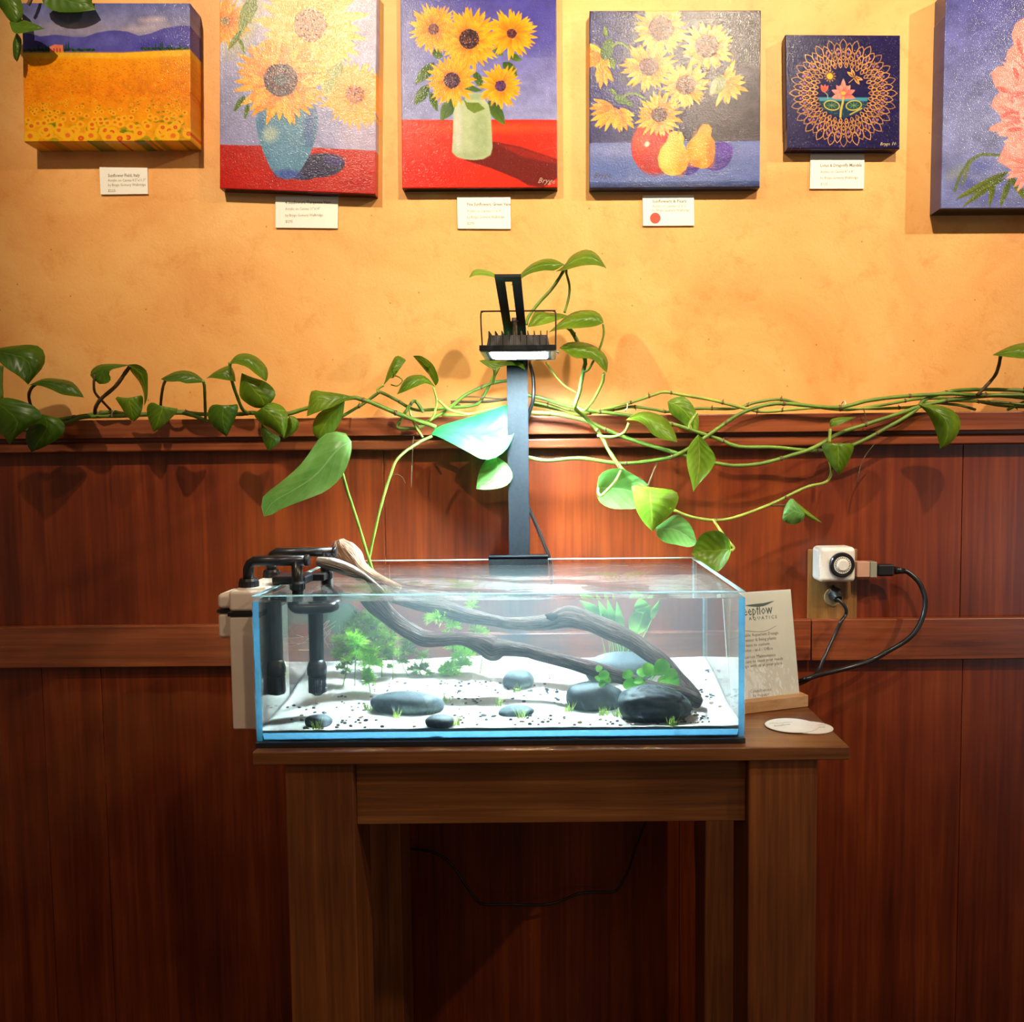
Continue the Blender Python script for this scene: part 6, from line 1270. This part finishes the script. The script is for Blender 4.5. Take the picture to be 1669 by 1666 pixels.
# 5 mandala
A = Art(1281, 57, 1467, 242, 1.7)
A.a[:] = (34, 28, 84); A.mottle(0.15, 12, 61)
rr = random.Random(9)
for i in range(700):
    x = rr.uniform(1283, 1466); y = rr.uniform(58, 241)
    if math.hypot(x - 1374, y - 151) > 80 or rr.random() < .15: A.ell(x, y, .5, .5, rr.choice([(170, 180, 170), (120, 130, 150), (200, 200, 180)]), al=rr.uniform(.3, .9))
cx, cy = 1374, 151; gold = (226, 170, 84)
def loop(a, r0_, r1_, wd, c, lw=1.1):
    pts = []
    for i in range(13):
        t = i / 12; v = wd * math.sin(math.pi * t) * (1 if True else 0)
        tt = abs(2 * t - 1); rad = r1_ - (r1_ - r0_) * tt; side_ = (1 if t > .5 else -1) * wd * math.sin(math.pi * tt) ** 0.8
        pts.append((cx + rad * math.cos(a) - side_ * math.sin(a), cy + rad * math.sin(a) + side_ * math.cos(a)))
    A.line(pts, lw, c)
for (n, r0_, r1_, wd, off) in ((24, 66, 88, 5.6, 0), (24, 62, 82, 5.6, .5), (26, 56, 74, 4.6, 0), (26, 54, 68, 4.0, .5), (28, 48, 62, 3.4, 0), (28, 46, 56, 2.8, .5), (30, 41.5, 50, 2.4, 0)):
    for i in range(n):
        a = 2 * math.pi * (i + off) / n; loop(a, r0_, r1_, wd, tuple(np.array(gold) * rr.uniform(.82, 1.1)))
        if r1_ in (82, 74): A.ell(cx + (r0_ + 9) * math.cos(a), cy + (r0_ + 9) * math.sin(a), 2.0, 2.0, (160, 110, 160))
        elif wd > 3: A.ell(cx + (r0_ + 6) * math.cos(a), cy + (r0_ + 6) * math.sin(a), .8, .8, gold)
A.ell(cx, cy, 41, 41, (28, 22, 80)); A.poly([(1333.5, 158), (1414.5, 158), (1413, 168), (1406, 178), (1392, 187), (1374, 192), (1356, 187), (1342, 178), (1335, 168)], (30, 66, 92)); A.poly([(1333.5, 158), (1414.5, 158), (1413, 164), (1335, 164)], (70, 160, 184), 1.5)
for i in range(120): A.ell(rr.uniform(1338, 1410), rr.uniform(163, 184), .8, .5, rr.choice([(20, 40, 90), (110, 160, 150), (30, 90, 90)]))
A.ell(1352, 123.5, 8, 8, (200, 150, 50), 0, 5, .5); A.ell(1352, 123.5, 5, 5, (250, 205, 60))
for a in range(12): A.line([(1352 + 7 * math.cos(a * .5236), 123.5 + 7 * math.sin(a * .5236)), (1352 + 9.5 * math.cos(a * .5236), 123.5 + 9.5 * math.sin(a * .5236))], .9, (230, 180, 90))
pk = [((226, 90, 90), (255, 180, 150)), ((240, 120, 110), (250, 200, 170))]
for a, L in ((-1.57, 27), (-2.2, 20), (-.95, 20), (-2.75, 21), (-.4, 21), (2.9, 20), (.25, 20), (-1.9, 17), (-1.2, 17), (2.5, 10), (.6, 10)):
    c1, c2 = pk[int(abs(a) * 10) % 2]; A.petal(1374, 154, a, L, 4.6, c1, c2)
A.ell(1374, 151, 4, 3, (250, 200, 90)); 
for a in (-1.9, -1.4, -1.0): A.petal(1342, 150, a, 14, 3, (216, 90, 70), (240, 130, 110))
A.line([(1343, 149), (1348, 154), (1349, 160)], 1.3, (150, 190, 140)); A.line([(1374, 158), (1373, 166), (1370, 178), (1369, 190)], 3.4, (206, 196, 96)); A.line([(1385, 186), (1396, 180), (1404, 176)], 2.4, (190, 180, 90))
for (x, y, s_) in ((1355, 171, 1), (1391, 171, -1)):
    A.ell(x, y, 13.5, 8.5, (206, 200, 90), 0.15 * s_); A.ell(x, y, 11.5, 6.6, (36, 84, 78), 0.15 * s_)
    for a in range(0, 360, 45): A.line([(x, y), (x + 8 * math.cos(math.radians(a)), y + 5 * math.sin(math.radians(a)))], .7, (140, 180, 120))
A.line([(1383, 134), (1396, 123)], 1.2, gold)
for a in (-2.5, -1.9, .3, .95): A.petal(1392, 125, a, 15, 3.0, (230, 170, 80), (246, 200, 110)); A.petal(1392, 125, a, 11, 1.2, (60, 40, 60), (160, 110, 70))
p5 = canvas(A, (1281, 57), (1467, 58), (1466, 241.5), (1283, 241.5), 0.022, 'small navy canvas with a gold lotus and dragonfly mandala')
# 6 peony
A = Art(1536, -17, 1800, 340, 1.0)
A.a[:] = (112, 126, 200); A.grad(-20, 200, (96, 104, 190), (134, 152, 208)); A.grad(200, 345, (134, 152, 208), (110, 126, 186)); A.mottle(0.20, 40, 71); A.brush(1500, 9, 2, 0.10, 8)
for (x, y) in ((1560, 280), (1580, 300), (1600, 270), (1650, 300), (1620, 320)): A.ell(x, y, 18, 9, rr.choice([(84, 100, 190), (150, 170, 170), (90, 110, 196)]), rr.uniform(-.6, .6), 9, .6)
A.line([(1630, 252), (1600, 250), (1580, 262), (1566, 285), (1558, 310)], 5, (96, 120, 50), .8); A.line([(1585, 258), (1578, 275), (1570, 300)], 5, (110, 134, 70), .7)
for (x0, y0, x1, y1, w) in ((1645, 279, 1560, 326, 7), (1638, 284, 1572, 338, 5), (1622, 292, 1616, 337, 5), (1648, 290, 1634, 338, 5), (1646, 285, 1680, 330, 6), (1640, 290, 1600, 312, 3)): A.lf(x0, y0, x1, y1, w, (80, 104, 34), (130, 150, 60))
pp = [((232, 104, 100), (250, 170, 160)), ((240, 130, 120), (252, 190, 180)), ((224, 90, 90), (246, 150, 144)), ((246, 160, 150), (252, 206, 196))]
A.poly([(1672, 24), (1652, 38), (1646, 55), (1650, 72), (1640, 82), (1637, 95), (1640, 105), (1625, 107), (1613, 117), (1618, 135), (1628, 149), (1618, 160), (1614, 172), (1628, 184), (1633, 196), (1616, 204), (1611, 212), (1640, 215), (1653, 221), (1640, 231), (1632, 250), (1627, 262), (1650, 276), (1669, 290), (1810, 300), (1810, 14)], (248, 170, 158), 2)
for (x, y, a, n, L, w, t_) in ((1700, 70, 3.1, 16, 48, 9, 3), (1690, 112, 3.0, 14, 50, 8, 0), (1672, 130, 3.3, 14, 54, 8, 3), (1690, 165, 3.2, 14, 70, 8, 1), (1680, 185, 2.95, 14, 62, 7, 0), (1700, 235, 3.3, 14, 66, 9, 3), (1690, 265, 2.9, 10, 58, 8, 1), (1672, 210, 2.4, 12, 50, 7, 3), (1680, 140, 2.2, 10, 40, 8, 2), (1668, 160, 1.6, 10, 34, 7, 3)):
    for i in range(n):
        c1, c2 = pp[t_] if i % 3 else pp[3]; A.petal(x, y, a + (i / (n - 1) - .5) * 1.5 + rr.uniform(-.05, .05), L * rr.uniform(.7, 1.0), w * rr.uniform(.6, 1), c1, c2, rr.uniform(-5, 5))
for (x0, y0, x1, y1) in ((1622, 140, 1650, 150), (1630, 190, 1655, 176), (1650, 108, 1662, 130), (1640, 212, 1668, 206), (1655, 60, 1668, 96)): A.petal(x0, y0, math.atan2(y1 - y0, x1 - x0), math.hypot(x1 - x0, y1 - y0), 4, (238, 120, 112), (230, 100, 98), 3)
A.mottle(0.05, 9, 73)
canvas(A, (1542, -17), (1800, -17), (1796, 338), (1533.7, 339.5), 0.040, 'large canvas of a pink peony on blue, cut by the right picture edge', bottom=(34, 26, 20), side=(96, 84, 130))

# signatures and cards
def wtext(parent, s, px, py, d, hpx, m, align='LEFT', rot=0.0, bold=0.0, shear=0.0, sx=1.0):
    loc = P(px, py, d) - world_loc(parent); mw = Matrix.Rotation(math.pi / 2, 4, 'X') @ Matrix.Rotation(rot, 4, 'Z')
    return text(parent, s, loc, hpx * d / FPX, m, mw, align, bold=bold, shear=shear, sx=sx)
wtext(p3, 'Bryge', 876, 298, 1.4502, 12, plain('grey_brown_signature_paint', (0.35, 0.22, 0.16), 0.5), shear=0.4, rot=-0.06)
wtext(p4, 'Bryge', 967, 290, 1.4492, 12, plain('dark_signature_paint', (0.04, 0.03, 0.05), 0.5), shear=0.4, rot=0.02)
wtext(p5, 'Bryge 10', 1434, 237, 1.4472, 7, plain('gold_signature_paint', (0.55, 0.42, 0.2), 0.5), shear=0.3)
M_CINK = plain('faded_card_ink', (0.36, 0.29, 0.19), 0.6); M_CINKB = plain('bold_card_ink', (0.22, 0.16, 0.10), 0.6)
cards = [((162, 272.5), (240, 273.5), (241, 316), (164, 317), ['Sunflower Field, Italy', 'Acrylic on Canvas 8.5"x11.5"', 'by Bryge Gomery Walbridge', '$225'], [288.5, 296, 303.5, 313], 176, 'white caption card under the sunflower field canvas'),
         ((449, 320), (551, 320.5), (550, 372), (449, 371), ['4 Sunflowers, Turquoise Vase', 'Acrylic on Canvas 11"x14"', 'by Bryge Gomery Walbridge', '$295'], [332.5, 342.5, 353, 363], 465, 'white caption card under the turquoise vase canvas'),
         ((745, 320.5), (832, 321), (832.5, 373), (746, 372.5), ['Five Sunflowers, Green Vase', 'Acrylic on Canvas 11"x14"', 'by Bryge Gomery Walbridge', '$295'], [335.5, 346, 356, 366], 761, 'white caption card under the green vase canvas'),
         ((1047.5, 318.5), (1131, 318), (1131.5, 367.5), (1048, 368), ['Sunflowers & Pears', 'Acrylic on Canvas 12"x12"', 'by Bryge Gomery Walbridge'], [330.5, 338, 345], 1063, 'white caption card with a red round sticker'),
         ((1321, 251.5), (1409, 251.5), (1408, 307.5), (1320, 307.5), ['Lotus & Dragonfly Mandala', 'Acrylic on Canvas 8" x 8"', 'by Bryge Gomery Walbridge', '$125'], [272, 282, 292, 302], 1337, 'white caption card under the small mandala canvas')]
for (tl, tr, br, bl, lines, ys, tx, lab) in cards:
    dc = 1.4665; c = P((tl[0] + br[0]) / 2, br[1], dc); t = empty('caption_card', c, lab, 'card', 'caption cards under the paintings')
    mb = MB(); f4 = [P(*p, dc) for p in (tl, tr, br, bl)]; b4 = [p + Vector((0, 0.003, 0)) for p in f4]
    mb.add(f4 + b4, [(0, 3, 2, 1), (4, 5, 6, 7), (0, 1, 5, 4), (1, 2, 6, 5), (2, 3, 7, 6), (3, 0, 4, 7)]); cd_ = build('card', mb, M_PAPER, t)
    for i, (s_, y) in enumerate(zip(lines, ys)):
        wd = {0: (br[0] - tx - 12)}.get(i); wtext(cd_, s_, tx, y, dc - 0.0002, 7.0 if i == 0 else 6.0, M_CINKB if i == 0 else M_CINK, bold=0.00008 if i == 0 else 0, sx=0.86 if len(s_) > 20 else 1)
    if 'red' in lab:
        q_ = P(1068, 355.5, dc - 0.0003); build('red_sticker', MB().lathe([(0.0092, 0), (0.0092, 0.0003)], 32, Matrix.Translation(q_) @ Matrix.Rotation(math.pi / 2, 4, 'X')), plain('red_round_sticker', (0.75, 0.05, 0.015), 0.5), cd_)
